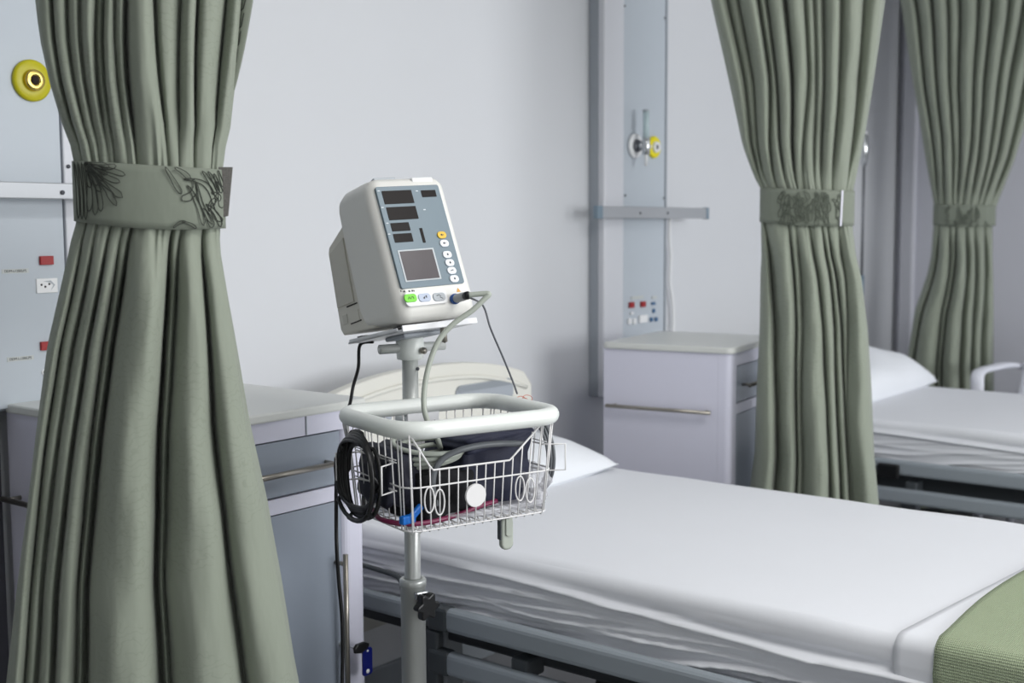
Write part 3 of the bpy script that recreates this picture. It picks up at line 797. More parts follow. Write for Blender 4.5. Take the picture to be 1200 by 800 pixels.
# printed selvedge showing along the upper right of the near curtain
P = []
for j in range(26):
    z = at(XC1, 128, D1).z + j*.022; l, r = lerp_table(sil1, z)
    k_ = min(1, j/7)**.6
    P.append([Vector((r-.012, -.006, z)), Vector((r-.010+.021*k_, -.026*k_-.004, z)), Vector((r-.010+.024*k_, -.006, z))])
sv = kid('selvedge', MB().grid(P, 3, 26), 'band', c1); solid(sv, .001)
mb = MB()
for j in range(22):
    z = at(XC1, 124, D1).z + j*.025; l, r = lerp_table(sil1, z)
    k_ = min(1, j/7)**.6
    mb.tube([Vector((r-.008, -.0085-.003*k_, z+.004)), Vector((r-.006+.010*k_, -.0085-.016*k_, z+.012)), Vector((r-.009+.0195*k_, -.008-.0225*k_, z+.030))], .0008, 4)
kid('selvedge_print', mb, 'line', sv)

# ------------------------------------------------------------------ chair at the right edge
ch = thing('armchair', 'white plastic armchair behind the far bed at the right edge', 'chair', (5.18, 1.30, 0), math.radians(-90))
ch.scale = (1, 1, 1.03)
# local: faces -y ... seat
kid('seat', MB().prism(rrect(-.25, .25, -.22, .22, .06), 2, .41, .44, .01), 'chairplastic', ch)
P = []
for j in range(14):
    v = j/13; row = []
    for i in range(17):
        u = -1+2*i/16; wd = .235*(1-.22*v**3)
        topz = .86-.05*u*u
        z = .43+(topz-.43)*v
        row.append(Vector((u*wd, .20+.13*v-.045*(u*u)*1.4, z)))
    P.append(row)
bk = kid('backrest', MB().grid(P, 17, 14), 'chairplastic', ch); solid(bk, .012)
for sx_ in (-1, 1):
    pts = [Vector((sx_*.245, .27, .655)), Vector((sx_*.275, .17, .668)), Vector((sx_*.285, .0, .672)), Vector((sx_*.285, -.15, .672)), Vector((sx_*.28, -.205, .655)), Vector((sx_*.275, -.22, .60)), Vector((sx_*.275, -.23, .42))]
    sp = smooth_path(pts, 7); mb = MB(); P = []
    for k, p in enumerate(sp):
        tq = (sp[min(k+1, len(sp)-1)]-sp[max(k-1, 0)]).normalized(); nn = Vector((1, 0, 0)); bb = tq.cross(nn).normalized()
        P.append([p+nn*.027*math.cos(a)+bb*.013*math.sin(a) for a in [q_*PI/6 for q_ in range(12)]])
    mb.grid(P, 12, len(P), closed_u=True)
    kid('armrest', mb, 'chairplastic', ch)
for sx_ in (-1, 1):
    for sy in (-1, 1):
        kid('leg', MB().tube([(sx_*.235, sy*.19, .42), (sx_*.265, sy*.235, 0)], [.024, .017], 10), 'chairplastic', ch)

# ------------------------------------------------------------------ monitor stand (cart)
PHI = math.radians(252)
RZ = PHI+PI/2-2*PI
POLE = Vector((1.587, 1.494, 0))
cart = thing('monitor_stand', 'white and steel rolling pole stand with a wire basket carrying the monitor', 'stand', tuple(POLE), RZ)
CM = ROOTM[cart.name]
BC = CM.inverted() @ at(526.5, 485.5, 2.07)          # basket ring centre in stand coordinates
bw, bdp, zr = .1520, .119, BC.z
print('basket centre', BC)
kid('upper_pole', MB().lathe([(.0145, .60), (.0145, 1.09), (0, 1.09)], n=28), 'pole', cart)
zl = .643
kid('lower_tube', MB().lathe([(.0225, .10), (.0225, zl-.006), (.0245, zl-.006), (.0245, zl+.004), (.022, zl+.007), (.0165, zl+.008), (.0165, zl-.01)], n=32), 'pole', cart)
kb = MB()
star = []
for i in range(72):
    a = 2*PI*i/72; r = .0218+.0040*math.cos(6*a); star.append((r*math.cos(a), r*math.sin(a)))
KM = Matrix.Translation((.002, -.0225, zl-.036)) @ Matrix.Rotation(math.radians(10), 4, 'Z') @ Matrix.Rotation(PI/2, 4, 'X')
kb.prism(star, 2, .010, .026, .003, mx=KM); kb.lathe([(.009, 0), (.009, .012)]); n0 = len(kb.v)
kb.v[-56:] = [KM @ v for v in kb.v[-56:]]
kn = kid('height_knob', kb, 'black', cart, label='black star knob')
kid('knob_bolt', MB().cyl((0, -.018, zl-.036), (.0015, -.034, zl-.036), .006), 'chrome', kn)
kid('knob_boss', MB().box(-.010, .016, -.030, -.018, zl-.026, zl-.012, .003), 'chrome', kn)
base = MB()
for i in range(5):
    a = 2*PI*i/5+.3; d_ = Vector((math.cos(a), math.sin(a), 0))
    base.tube([d_*.02+Vector((0, 0, .105)), d_*.12+Vector((0, 0, .095)), d_*.20+Vector((0, 0, .075))], [.022, .018, .014], 10)
base.lathe([(0, .075), (.045, .08), (.045, .12), (.028, .13), (.0225, .14)])
bs = kid('base', base, 'cart', cart)
for i in range(5):
    a = 2*PI*i/5+.3; d_ = Vector((math.cos(a), math.sin(a), 0))*.20; tt = Vector((-math.sin(a), math.cos(a), 0))
    kid('caster', MB().cyl(d_-tt*.010+Vector((0, 0, .028)), d_+tt*.010+Vector((0, 0, .028)), .027, 16).cyl(d_+Vector((0, 0, .05)), d_+Vector((0, 0, .075)), .006, 8), 'black', cart)
# tilt head under the tray
zh = at(480, 402, 2.18).z
print('head', zh)
kid('head_collar', MB().lathe([(.0145, zh-.03), (.023, zh-.028), (.025, zh-.012), (.025, zh+.008), (.022, zh+.012), (.0, zh+.013)], n=28), 'cart', cart)
kid('cross_barrel', MB().cyl((-.060, 0, zh-.008), (.070, 0, zh-.008), .0085, 18), 'pole', cart)
kid('collar_screw', MB().lathe([(0, -.006), (.006, -.005), (.006, .002)], (.012, -.026, zh-.012), (0, 1, 0), 12), 'steel', cart)
kid('pole_screw', MB().lathe([(0, -.003), (.003, -.002), (.003, .001)], (.007, -.0145, zh-.045), (0, 1, 0), 10), 'screw', cart)

# basket: thick ring + wires
def ring_pts(cx, cy, z, hx, hy, r, n=8): return [Vector((x, y, z)) for x, y in rrect(cx-hx, cx+hx, cy-hy, cy+hy, r, n)]
cx, cy = BC.x, BC.y
bk_ = kid('basket_ring', MB().tube(ring_pts(cx, cy, zr, bw, bdp, .055, 8), .0142, 16, closed=True), 'cart', cart, label='thick white tubular rim')
wr = .00122
zb_ = zr-.163; zmw = zr-.092; inx = .012
def wall_pt(u, face, z):
    """point on a basket side; the sides taper towards the bottom"""
    tp = (zr-z)/(zr-zb_); hx = bw-.004-inx*tp; hy = bdp-.004-.012*tp
    if face == 'f': return Vector((cx+u*hx, cy-hy, z))
    if face == 'b': return Vector((cx+u*hx, cy+hy, z))
    if face == 'l': return Vector((cx-hx, cy+u*hy, z))
    return Vector((cx+hx, cy+u*hy, z))
def loop_at(z, r=.026):
    tp = (zr-z)/(zr-zb_); return ring_pts(cx, cy, z, bw-.004-inx*tp, bdp-.004-.012*tp, r, 6)
CI = CM.inverted()
def front_px(x, y, yy):
    d = CI.to_3x3() @ ray(x, y); o = CI @ O; return o+d*((yy-o.y)/d.y)
sc_l, sc_l2, sc_r2, sc_r = [(front_px(x, y, cy-bdp).x-cx)/(bw-.006) for x, y in ((484, 517), (508, 552), (603, 540), (638, 506))]
zsc = front_px(555, 546, cy-bdp).z
def scoop(u):
    if u < sc_l or u > sc_r: return zr
    if u < sc_l2: return zr+(zsc-zr)*(u-sc_l)/(sc_l2-sc_l)
    if u > sc_r2: return zsc+(zr-zsc)*(u-sc_r2)/(sc_r-sc_r2)
    return zsc
fr = MB(); us = [-.95+1.82*i/15 for i in range(16)]
for u in us:
    zt_ = scoop(u); a = wall_pt(u, 'f', zt_); b = wall_pt(u, 'f', zb_)
    fr.tube([a, wall_pt(u, 'f', (zt_+zb_)/2), b, b+Vector((.001, .006, -.004)), b+Vector((.001, .016, -.002)), b+Vector((.001, .024, .006))], wr, 6)
fr.tube([wall_pt(sc_l, 'f', zr-.008), wall_pt(sc_l2-.03, 'f', zsc+.008), wall_pt(sc_l2+.02, 'f', zsc), wall_pt(0, 'f', zsc), wall_pt(sc_r2-.02, 'f', zsc), wall_pt(sc_r2+.03, 'f', zsc+.006), wall_pt(sc_r, 'f', zr-.008)], wr*1.35, 8)
kid('front_wires', fr, 'wire', bk_)['kind'] = 'stuff'
sw = MB()
for face in 'lrb':
    for i in range(9 if face != 'b' else 14):
        u = -.78+1.56*i/(8 if face != 'b' else 13)
        sw.tube([wall_pt(u, face, zr), wall_pt(u, face, zb_)], wr, 6)
for xk in (-1, 1):    # rounded corners
    for yk in (-1, 1):
        for da in (.25, .6):
            a_ = (1-da)
            hx = bw-.004; hy = bdp-.004; ang = PI/2*da; r_ = .028
            def cp(z):
                tp = (zr-z)/(zr-zb_); HX = bw-.004-inx*tp; HY = bdp-.004-.012*tp
                return Vector((cx+xk*(HX-r_+r_*math.cos(ang)), cy+yk*(HY-r_+r_*math.sin(ang)), z))
            sw.tube([cp(zr), cp(zb_)], wr, 6)
kid('side_wires', sw, 'wire', bk_)['kind'] = 'stuff'
hw_ = MB()
for z in (zmw, zb_): hw_.tube(loop_at(z), wr*1.15, 8, closed=True)
hw_.tube([wall_pt(-.7, 'l', zr-.05), wall_pt(.7, 'l', zr-.05)], wr, 6); hw_.tube([wall_pt(-.7, 'r', zr-.05), wall_pt(.7, 'r', zr-.05)], wr, 6)
kid('band_wires', hw_, 'wire', bk_)
bo = MB()
for i in range(13):
    u = -.84+1.68*i/12; bo.tube([wall_pt(u, 'f', zb_), wall_pt(u, 'b', zb_)], wr, 6)
for i in range(6):
    u = -.8+1.6*i/5; bo.tube([wall_pt(u, 'l', zb_-.001), wall_pt(u, 'r', zb_-.001)], wr, 6)
kid('bottom_wires', bo, 'wire', bk_)['kind'] = 'stuff'
# ornament: white disc between two pairs of oval loops
yf = cy-bdp+.011
DC = front_px(557, 580, yf-.004)
kid('white_disc', MB().lathe([(0, -.003), (.0185, -.003), (.019, -.001), (.019, .001), (0, .001)], (DC.x, yf-.004, DC.z), (0, 1, 0), 36, smooth=False), 'wire', bk_, label='round white disc badge')
for gq in (front_px(502.5, 585.5, yf), front_px(514.5, 588, yf), front_px(608.5, 572, yf), front_px(620.5, 574, yf)):
    kid('oval_loop', MB().tube([Vector((gq.x+.0088*math.cos(a), yf-.002, gq.z+.0205*math.sin(a))) for a in [i*PI/12 for i in range(24)]], .0014, 6, closed=True), 'wire', bk_)
# cord brackets on both sides
for sx_ in (-1, 1):
    mb = MB(); xs_ = cx+sx_*(bw-.010); z1, z2 = zr-.055, zr-.100
    for ye, yo, ox in ((-.075, -.030, .034), (.045, .022, .042)):
        mb.tube([Vector((xs_, cy+ye-yo, z1)), Vector((xs_+sx_*.006, cy+ye, z1)), Vector((xs_+sx_*ox, cy+ye+yo*.5, z1)), Vector((xs_+sx_*ox, cy+ye+yo*.5, z2)), Vector((xs_+sx_*.006, cy+ye, z2)), Vector((xs_, cy+ye-yo, z2))], .0016, 6)
    mb.tube([Vector((xs_, cy-.075, z1)), Vector((xs_, cy+.07, z1))], wr, 6); mb.tube([Vector((xs_, cy-.075, z2)), Vector((xs_, cy+.07, z2))], wr, 6)
    kid('cord_bracket', mb, 'wire', bk_)
# plate joining the basket to the pole
pl_ = kid('mounting_plate', MB().box(-.024, .040, cy+bdp-.004-.004, cy+bdp-.002, zr-.075, zr-.006, .001), 'tray', cart)
for xx in (-.010, .030): kid('screw', MB().lathe([(0, -.003), (.0035, -.002), (.0035, .002)], (xx, cy+bdp-.008, zr-.030), (0, 1, 0), 12), 'screw', pl_)
kid('pole_clamp', MB().box(-.022, .022, cy+bdp-.002, .022, zr-.070, zr-.02, .004), 'cart', cart)

# ------------------------------------------------------------------ the monitor
tau = .40; roll = math.radians(3)
n_ = Vector((math.cos(PHI), math.sin(PHI), 0)); r_v = (-n_).cross(Vector((0, 0, 1))); u_v = Vector((0, 0, 1))*math.cos(tau)-n_*math.sin(tau); b_v = -(n_*math.cos(tau)+Vector((0, 0, 1))*math.sin(tau))
r2 = r_v*math.cos(roll)-u_v*math.sin(roll)*-1; u2 = u_v*math.cos(roll)-r_v*math.sin(roll)
MC = at(492.3, 275.5, 2.1)
MM = Matrix.Identity(4)
for i in range(3): MM[i][0], MM[i][1], MM[i][2], MM[i][3] = r2[i], b_v[i], u2[i], MC[i]
MI = MM.inverted()
mon = thing('patient_monitor', 'grey and white vital signs monitor tilted back on top of the stand', 'monitor', (POLE.x, POLE.y, 1.135), RZ)
def mkid(name, mb, m, parent=None, label=None):
    """monitor coordinates (x right, y back, z up the face) -> room -> parent"""
    mb.v = [MM @ v for v in mb.v]
    return kid(name, mb, m, parent or mon, world=True, label=label)
def hit(x, y, plane=0.):
    d = MI.to_3x3() @ ray(x, y); o = MI @ O; t = (plane-o.y)/d.y; return o+d*t
def hp(x, y): p = hit(430+x/4.71, 200+y/4.71, -.006); return (p.x, p.z)   # from the enlarged view of the face
sh_poly = [(-.004, -.120), (-.004, .098), (.004, .107), (.030, .114), (.088, .125), (.106, .122), (.112, .112), (.118, .06), (.128, -.10), (.120, -.122), (.040, -.143), (.014, -.148), (.002, -.140)]
rs = .026; xs_l = [(-.0795+rs-rs*math.cos(q), rs*(1-math.sin(q))) for q in [PI/2*k/7 for k in range(8)]]
xs_l += [(.0785-rs+rs*math.sin(q), rs*(1-math.cos(q))) for q in [PI/2*k/7 for k in range(8)]]
dense = []
for p, q in zip(sh_poly, sh_poly[1:]+sh_poly[:1]):
    L_ = math.hypot(q[0]-p[0], q[1]-p[1]); kk = max(1, int(L_/.02))
    dense += [(p[0]+(q[0]-p[0])*t/kk, p[1]+(q[1]-p[1])*t/kk) for t in range(kk)]
SG = [[Vector((x, .118+(y-.118)*(1-i_*.95/.12), -.01+(z+.01)*(1-i_*.8/.13))) for y, z in dense] for x, i_ in xs_l]
mbs = MB().grid(SG, len(dense), len(SG), closed_u=True)
mbs.f += [list(range(len(dense)))[::-1], [(len(SG)-1)*len(dense)+k for k in range(len(dense))]]; mbs.sm += [False, False]
shell = mkid('front_shell', mbs, 'mon')
mkid('rear_housing', MB().prism([(.10, .078), (.125, .076), (.194, .063), (.203, .054), (.228, -.086), (.222, -.098), (.10, -.126)], 0, -.074, .072, .005, 3), 'monback')
cv = mkid('battery_cover', MB().prism([(.130, .054), (.196, .048), (.214, -.048), (.148, -.060), (.141, -.01)], 0, -.0765, -.0735, .001), 'moncover')
lb_ = mkid('rating_label', MB().prism([(.142, -.076), (.178, -.070), (.182, -.090), (.146, -.096)], 0, -.0748, -.0735), 'monback')
mkid('rating_label', MB().prism([(.187, -.069), (.206, -.066), (.209, -.082), (.191, -.085)], 0, -.0748, -.0735), 'moncover')
vt = MB()
for i in range(12):
    y = .140+i*.0035
    for z0 in (-.066, -.098): vt.box(-.0752, -.0730, y, y+.0018, z0+(i*.0006), z0+(i*.0006)+.0022)
mkid('vent_slots', vt, 'hole')['kind'] = 'stuff'
mkid('top_tab', MB().box(.010, .052, -.0050, .010, .0965, .1055, .002), 'white')
mkid('alarm_lens', MB().box(-.055, -.012, .010, .034, .1085, .1140, .002), 'greybtn')
# face plate
c4 = [hp(42, 80), hp(395, 85), hp(540, 625), hp(190, 645)]
x0f, x1f = (c4[0][0]+c4[3][0])/2, (c4[1][0]+c4[2][0])/2; z1f, z0f = (c4[0][1]+c4[1][1])/2, (c4[2][1]+c4[3][1])/2
fp = mkid('face_plate', MB().prism(rrect(x0f, x1f, z0f, z1f, .004), 1, -.0062, .001, .0006), 'facia')
def quad_win(name, pts, m, lab=None, y0=-.0070, parent=fp, bev=.0):
    P = [hp(*p) for p in pts]; xa = (P[0][0]+P[3][0])/2; xb = (P[1][0]+P[2][0])/2; zb = (P[0][1]+P[1][1])/2; za = (P[2][1]+P[3][1])/2
    return mkid(name, MB().prism(rrect(xa, xb, za, zb, .0006, 2), 1, y0, -.0058), m, parent, lab), (xa, xb, za, zb)
for pts in ([(80, 108), (245, 112), (262, 184), (95, 180)], [(103, 198), (270, 200), (284, 271), (122, 268)], [(127, 287), (232, 288), (239, 334), (139, 332)],
            [(143, 347), (246, 347), (256, 394), (153, 394)], [(296, 107), (377, 109), (384, 146), (304, 143)], [(288, 317), (303, 317), (325, 397), (310, 397)]):
    quad_win('display_window', pts, 'display')
sr_, (xa, xb, za, zb) = quad_win('screen_rim', [(168, 434), (369, 432), (410, 603), (210, 609)], 'screenrim')
quad_win('screen', [(176, 442), (361, 440), (401, 597), (219, 601)], 'screen', y0=-.0074)
for (x, y) in ((64, 112), (85, 203), (112, 290), (122, 350), (275, 112), (317, 215)):
    px_, pz_ = hp(x, y); mkid('tiny_print', MB().box(px_-.0022, px_+.0022, -.0066, -.0060, pz_-.0009, pz_+.0009), 'print_w', fp)
for i, (x, y) in enumerate(((411, 356), (425, 402), (441, 464), (455, 509), (466, 552), (480, 597))):
    px_, pz_ = hp(x, y); m_ = 'button_y' if i == 0 else 'button'
    b_ = mkid('button', MB().prism(rrect(px_-.0088, px_+.0088, pz_-.0064, pz_+.0064, .006), 1, -.0085, -.0058, .0008), m_, fp, 'yellow alarm button' if i == 0 else None)
    g_ = MB()
    if i in (2, 3, 5): g_.prism(ellipse(px_+.0004, pz_, .0017, .0020, 10), 1, -.0089, -.0084)
    elif i == 4: g_.box(px_-.003, px_+.0, -.0089, -.0084, pz_-.001, pz_+.0002).box(px_, px_+.003, -.0089, -.0084, pz_-.0002, pz_+.0012)
    else: g_.prism([(px_-.0026, pz_-.0012), (px_+.0004, pz_-.0018), (px_+.0004, pz_+.0018), (px_-.0026, pz_+.0012)], 1, -.0089, -.0084).box(px_+.0012, px_+.003, -.0089, -.0084, pz_-.0006, pz_+.0006)
    mkid('button_mark', g_, 'print', b_)
pa = [hp(195, 676), hp(435, 676), hp(432, 735), hp(205, 742)]
xa, xb = pa[0][0]+.002, pa[1][0]+.001; za = (pa[2][1]+pa[3][1])/2; zb = pa[0][1]
kp = mkid('key_plate', MB().prism(rrect(xa, xb, za-.001, zb+.001, .008), 1, -.0068, -.003, .001), 'white')
for x, y, m_, lab in ((238, 704, 'green', 'green start button'), (316, 701, 'bluegrey', None), (396, 697, 'greybtn', None)):
    px_, pz_ = hp(x, y)
    b_ = mkid('key_button', MB().prism(rrect(px_-.0118, px_+.0118, pz_-.0072, pz_+.0072, .0055), 1, -.0088, -.006, .001), m_, kp, lab)
    g_ = MB()
    if m_ == 'green': g_.tube([Vector((px_+dx, -.0090, pz_+dz)) for dx, dz in ((-.005, -.002), (-.003, .002), (-.0005, -.002), (.002, .0015), (.0045, .002), (.0055, -.002))], .0005, 5)
    elif m_ == 'bluegrey': g_.prism([(px_-.004, pz_-.001), (px_-.001, pz_-.003), (px_+.001, pz_+.002), (px_-.001, pz_+.001)], 1, -.0092, -.0086).box(px_+.002, px_+.004, -.0092, -.0086, pz_-.001, pz_+.003)
    else: g_.tube([Vector((px_+dx, -.0090, pz_+dz)) for dx, dz in ((-.005, .002), (.0, .003), (.003, .001), (.001, -.001), (.006, -.004))], .0005, 5)
    mkid('button_mark', g_, 'print', b_)
g_ = MB()
for x, y, w_ in ((190, 662, .0012), (210, 663, .002), (237, 662, .002), (253, 660, .002), (262, 660, .001)):
    px_, pz_ = hp(x, y); g_.box(px_-w_/1.5, px_+w_/1.5, -.0046, -.0038, pz_-.0014, pz_+.0014)
mkid('status_marks', g_, 'print')
px_, pz_ = hp(507, 657); mkid('warning_mark', MB().prism([(px_-.004, pz_-.003), (px_+.004, pz_-.003), (px_, pz_+.004)], 1, -.0048, -.0038), 'orange')
# tray (part of the stand) and feet (part of the monitor)
def ckid(name, mb, m, parent=cart, label=None):
    mb.v = [MM @ v for v in mb.v]; return kid(name, mb, m, parent, world=True, label=label)
TS = Matrix.Translation((0, .03, -.157)) @ Matrix.Rotation(math.atan2(.040, .18), 4, 'X')   # tray plane follows the monitor's underside
def tbox(x0, x1, y0, y1, z0, z1, bev=.001): return MB().box(x0, x1, y0, y1, z0, z1, bev, 2, TS)
for x in (-.058, .058):
    for y in (.02, .155): mkid('rubber_foot', tbox(x-.008, x+.008, y-.008, y+.008, .002, .009), 'black')
kid('tilt_fork', MB().box(-.018, .018, -.012, .016, zh+.004, zh+.040, .004), 'pole', cart)
tr = ckid('tray', tbox(-.074, .074, -.018, .185, -.002, .002), 'tray')
ckid('tray_lip', tbox(-.074, .074, -.020, -.017, -.0025, .008), 'tray', tr)
ckid('tray_lip', tbox(-.074, -.0715, .0, .18, -.002, .006), 'tray', tr)
ckid('tray_bracket', tbox(-.040, .040, .04, .11, -.010, -.002, .003), 'panel_side', tr)
0 and ckid('tray_bracket_arm', tbox(-.014, .014, .05, .085, -.06, -.012, .004), 'cart', tr)
ckid('tray_screw', MB().lathe([(0, -.028), (.005, -.026), (.006, -.008), (.004, 0)], (TS @ Vector((.022, .012, 0))), (0, -.2, 1), 12), 'steel', tr)
# plug in the front of the monitor
p0 = hit(532, 350.5, -.004)
pg = thing('hose_plug', 'grey hose plug with blue collar in the lower right of the monitor', 'plug', tuple(MM @ p0), RZ)
def gkid(name, mb, m, label=None):
    mb.v = [MM @ v for v in mb.v]; return kid(name, mb, m, pg, world=True, label=label)
AXD = tuple(MI.to_3x3() @ (n_+Vector((0, 0, 1))*.20+r_v*.05))
gkid('plug_collar', MB().lathe([(0, 0), (.0088, 0), (.0092, .003), (.0088, .007), (.007, .008)], p0, AXD, 24), 'connblue', 'blue collar')
gkid('plug_barrel', MB().lathe([(.0074, .006), (.0074, .030), (.0068, .034), (.004, .034)], p0, AXD, 24), 'conngrey')
gkid('plug_tip', MB().lathe([(.0060, .033), (.0070, .037), (.0070, .043), (.0045, .047), (0, .047)], p0, AXD, 20), 'black')
pe = MM @ (p0+Vector(AXD).normalized()*.046)

# ------------------------------------------------------------------ hoses and cords
dE = (pe-O).dot(Vector(AF))
dB = 2.03
hpth = [pe] + [at(x, y, dE+(2.03-dE)*k) for x, y, k in ((566, 344, .0), (573, 344.5, .04), (568, 350, .10), (553, 364, .22), (533, 378, .35), (516, 396, .5), (505, 420, .65), (498, 450, .8), (497, 478, .95), (503, 498, 1.0), (512, 512, 1.05))]
def bpt(x, y, z): return CM @ Vector((cx+x, cy+y, z))     # basket coordinates -> room
hpth += [bpt(-.03, -.02, zr-.05), bpt(.0, .03, zr-.062)]
tag(obj('air_hose', MB().tube(smooth_path(hpth, 8), .0046, 12), 'hose'), 'pale grey-green hose curving from the monitor plug down into the basket', 'hose')
cp_ = [pe+Vector((0, 0, -.004))] + [at(x, y, d) for x, y, d in ((566, 358, dE+.03), (575, 385, 2.08), (590, 420, 2.14), (601, 447, 2.19), (606, 461, 2.215))]
tag(obj('sensor_cable', MB().tube(smooth_path(cp_, 8), .0017, 8), 'cablegrey'), 'thin dark grey cable slanting from the monitor plug to the basket rim', 'cable')
pc = at(615, 467, 2.215); cc_ = MB()
for i, (dx, dz, R_) in enumerate(((-.008, .000, .009), (.006, .0005, .010), (-.001, -.003, .008))):
    c0 = pc + r_v*dx + Vector((0, 0, dz))
    cc_.tube([c0 + r_v*(R_*math.cos(a)) + (Vector((0, 0, 1))*.75+n_*-.5)*(R_*.7*math.sin(a)) for a in [k*PI/9 for k in range(18)]], .0007, 5, closed=True)
tag(obj('wire_curl', cc_, 'copper'), 'small curl of thin reddish wire on the far right rim of the basket', 'wire')
# black power cord: from the monitor down to the coil
xs_ = -bw-.012
top = MM @ Vector((-.035, .19, -.125))
cord = [top] + [at(x, y, d) for x, y, d in ((422, 404, 2.22), (420, 430, 2.23), (414, 452, 2.235), (410, 473, 2.22), (403, 490, 2.16))] + [bpt(xs_-.006, .04, zr-.030)]
coil = []
zc_ = zr-.084; NL = 11
for i in range(NL*28):
    a = PI*.45 + 2*PI*i/28; L_ = i/28
    R1 = .046+.0085*((L_*1.7) % 3); R2 = .052+.0085*((L_*1.3+.7) % 3)
    coil.append(bpt(xs_-.004-.0042*((L_*2.1) % 3.6), -.005+R1*math.cos(a)*.97, zc_+R2*math.sin(a)+.004*math.sin(3*a)))
tail = [bpt(xs_-.022, .030, zr-.040), at(394.5, 560, 2.12), at(394, 600, 2.10), at(394.5, 640, 2.09), at(397, 680, 2.10), at(400.5, 720, 2.11), at(401.5, 760, 2.12), at(401, 800, 2.13), at(402, 860, 2.13), at(404, 960, 2.15)]
mbc = MB().tube(smooth_path(cord, 6), .0032, 10)
mbc.tube(coil, .0036, 8); mbc.tube(smooth_path(tail, 6), .0034, 10)
tag(obj('power_cord', mbc, 'black'), 'black power cord coiled on the left bracket of the basket', 'cord')
mbg = MB()
for k in range(3):
    mbg.tube([bpt(bw+.004+.005*k, -.005+(.062+.002*k)*math.cos(a), zr-.082+(.064+.003*k)*math.sin(a)) for a in [i*PI/16 for i in range(32)]], .0030, 8, closed=True)
tag(obj('grey_coiled_cable', mbg, 'hosedark'), 'grey cable coiled on the right bracket of the basket', 'cable')

# ------------------------------------------------------------------ contents of the basket
def soft(name, label, cat, ctr, half, m, seed, rot=0., amp=.010, pw=.32, tiltx=0.):
    bm = bmesh.new(); bmesh.ops.create_cube(bm, size=2); bmesh.ops.subdivide_edges(bm, edges=bm.edges, cuts=9, use_grid_fill=True)
    rng = random.Random(seed); ph = [rng.uniform(0, 6.28) for _ in range(6)]
    for v in bm.verts:
        p = v.co.copy(); q_ = p.normalized()*1.15; p = p.lerp(q_, pw)
        k = amp*(math.sin(4.3*p.x+ph[0]+2*p.z)+.7*math.sin(7*p.z+ph[1]-3*p.x)+.5*math.sin(9*p.x+6*p.y+ph[2]))
        p = Vector((p.x*half[0], p.y*half[1], p.z*half[2])) + v.co.normalized()*k
        v.co = p
    mx = CM @ Matrix.Translation((cx+ctr[0], cy+ctr[1], ctr[2])) @ Matrix.Rotation(rot, 4, 'Z') @ Matrix.Rotation(tiltx, 4, 'Y')
    bmesh.ops.transform(bm, matrix=mx, verts=bm.verts)
    o = obj(name, MB().from_bm(bm, True), m); return tag(o, label, cat)
zfl = zb_+.004
soft('pressure_cuff', 'navy blue blood pressure cuff folded in the right half of the basket', 'cuff', (.055, .005, zfl+.068), (.070, .070, .064), 'navy', 1, .0, .005, .22)
cuffflap = soft('cuff_flap', 'navy flap of the folded cuff lying on top in the basket', 'cuff', (.052, -.018, zfl+.120), (.072, .062, .013), 'navy', 4, .05, .0025, .25, -.05)
soft('black_pouch', 'black fabric pouch on the left side inside the basket', 'pouch', (-.050, -.020, zfl+.042), (.055, .062, .040), 'blackmat', 2, .1, .004)
soft('small_navy_pouch', 'dark navy pouch standing at the left front corner of the basket', 'pouch', (-.112, .01, zfl+.070), (.030, .070, .046), 'navydark', 3, -.1, .004)
mbh = MB()
for k in range(4):
    mbh.tube([bpt(-.052+(.062-.004*k)*math.cos(a), -.025+(.058-.004*k)*math.sin(a), zr-.040-.009*k+.008*math.sin(a+.6*k)) for a in [i*PI/18 for i in range(36)]], .0042, 9, closed=True)
tag(obj('coiled_air_hose', mbh, 'hose'), 'pale grey-green hose coiled on the dark pouches in the basket', 'hose')
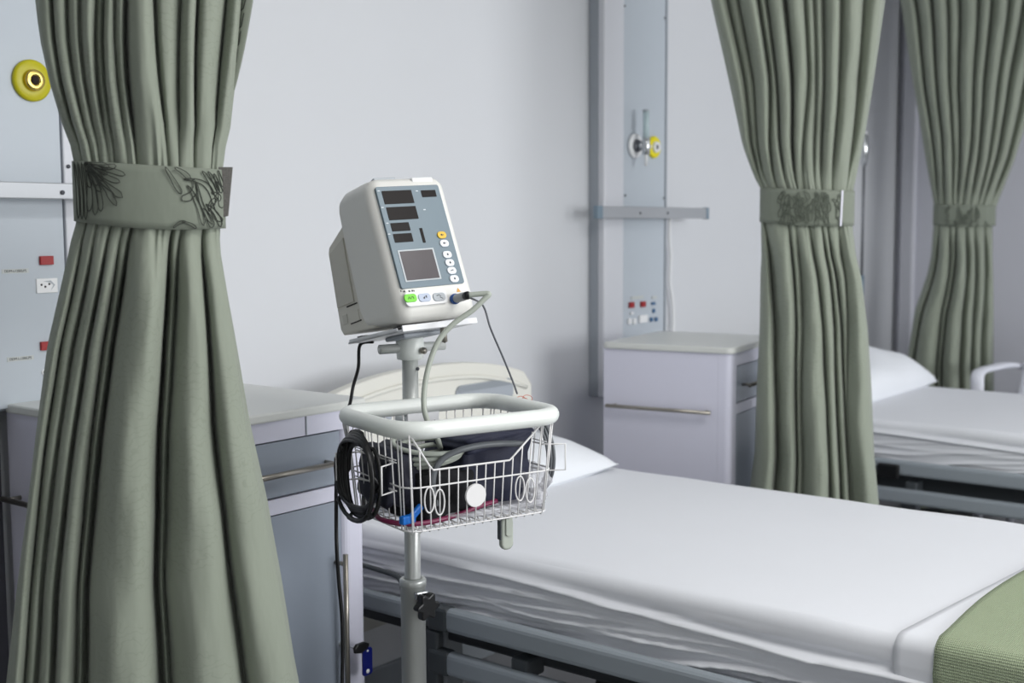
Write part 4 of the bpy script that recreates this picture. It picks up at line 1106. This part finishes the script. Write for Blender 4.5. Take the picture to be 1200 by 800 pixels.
gp = [at(x, y, d) for x, y, d in ((511, 592, 1.975), (507, 570, 1.965), (510, 550, 1.965), (521, 536, 1.97), (540, 527, 1.98), (565, 521.5, 2.0), (592, 519.5, 2.02), (614, 520, 2.03))]
tag(obj('grey_tube', MB().tube(smooth_path(gp, 6), .0052, 10), 'hosedark'), 'dark grey tube arching over the navy cuff in the basket', 'hose')
pp_ = [bpt(-.135, .02, zfl+.010), bpt(-.148, -.030, zfl+.006), bpt(-.128, -.075, zfl+.004), bpt(-.085, -.085, zfl+.004), bpt(-.035, -.083, zfl+.008), bpt(.01, -.080, zfl+.016), bpt(.045, -.075, zfl+.019)]
tag(obj('maroon_tube', MB().tube(smooth_path(pp_, 6), .0042, 10), 'purple'), 'maroon tube lying along the basket floor at the front left', 'tube')
bc_ = thing('blue_connector', 'bright blue plastic connector on the basket floor beside the maroon tube', 'connector', tuple(CM @ front_px(482, 611, cy-.088)), RZ+.25)
kid('connector_body', MB().box(-.022, .006, -.006, .006, -.002, .012, .003), 'brightblue', bc_)
kid('connector_wing', MB().box(-.006, .022, -.004, .004, -.003, .009, .003, mx=Matrix.Translation((.006, 0, .007)) @ Matrix.Rotation(-.6, 4, 'Y')), 'brightblue', bc_)
soft('clear_plastic_bag', 'crumpled clear plastic bag at the right end of the basket', 'bag', (.125, -.030, zfl+.030), (.028, .045, .030), 'bag', 9, .1, .006)
soft('clear_plastic_wrap', 'flat clear plastic wrap lying under the cuff on the basket floor', 'bag', (.04, -.030, zfl+.006), (.10, .060, .006), 'bag', 10, 0., .0015)
# pale clip hanging under the basket
hc = CM.inverted() @ at(593, 612, 2.06)
kc = thing('plastic_clip', 'pale grey plastic clip hanging below the right side of the basket', 'clip', tuple(CM @ Vector((hc.x, hc.y, zb_-.056))), RZ)
kid('clip_body', MB().prism(rrect(-.0120, .0120, -.006, .050, .0105), 1, -.006, .006, .004, 3), 'hose', kc)
kid('clip_tongue', MB().prism(rrect(-.0055, .0075, .018, .053, .005), 1, -.009, -.005, .001), 'hose', kc)
kid('clip_hinge', MB().box(-.0140, -.0110, -.004, .006, .012, .050, .001), 'bed_dark', kc)
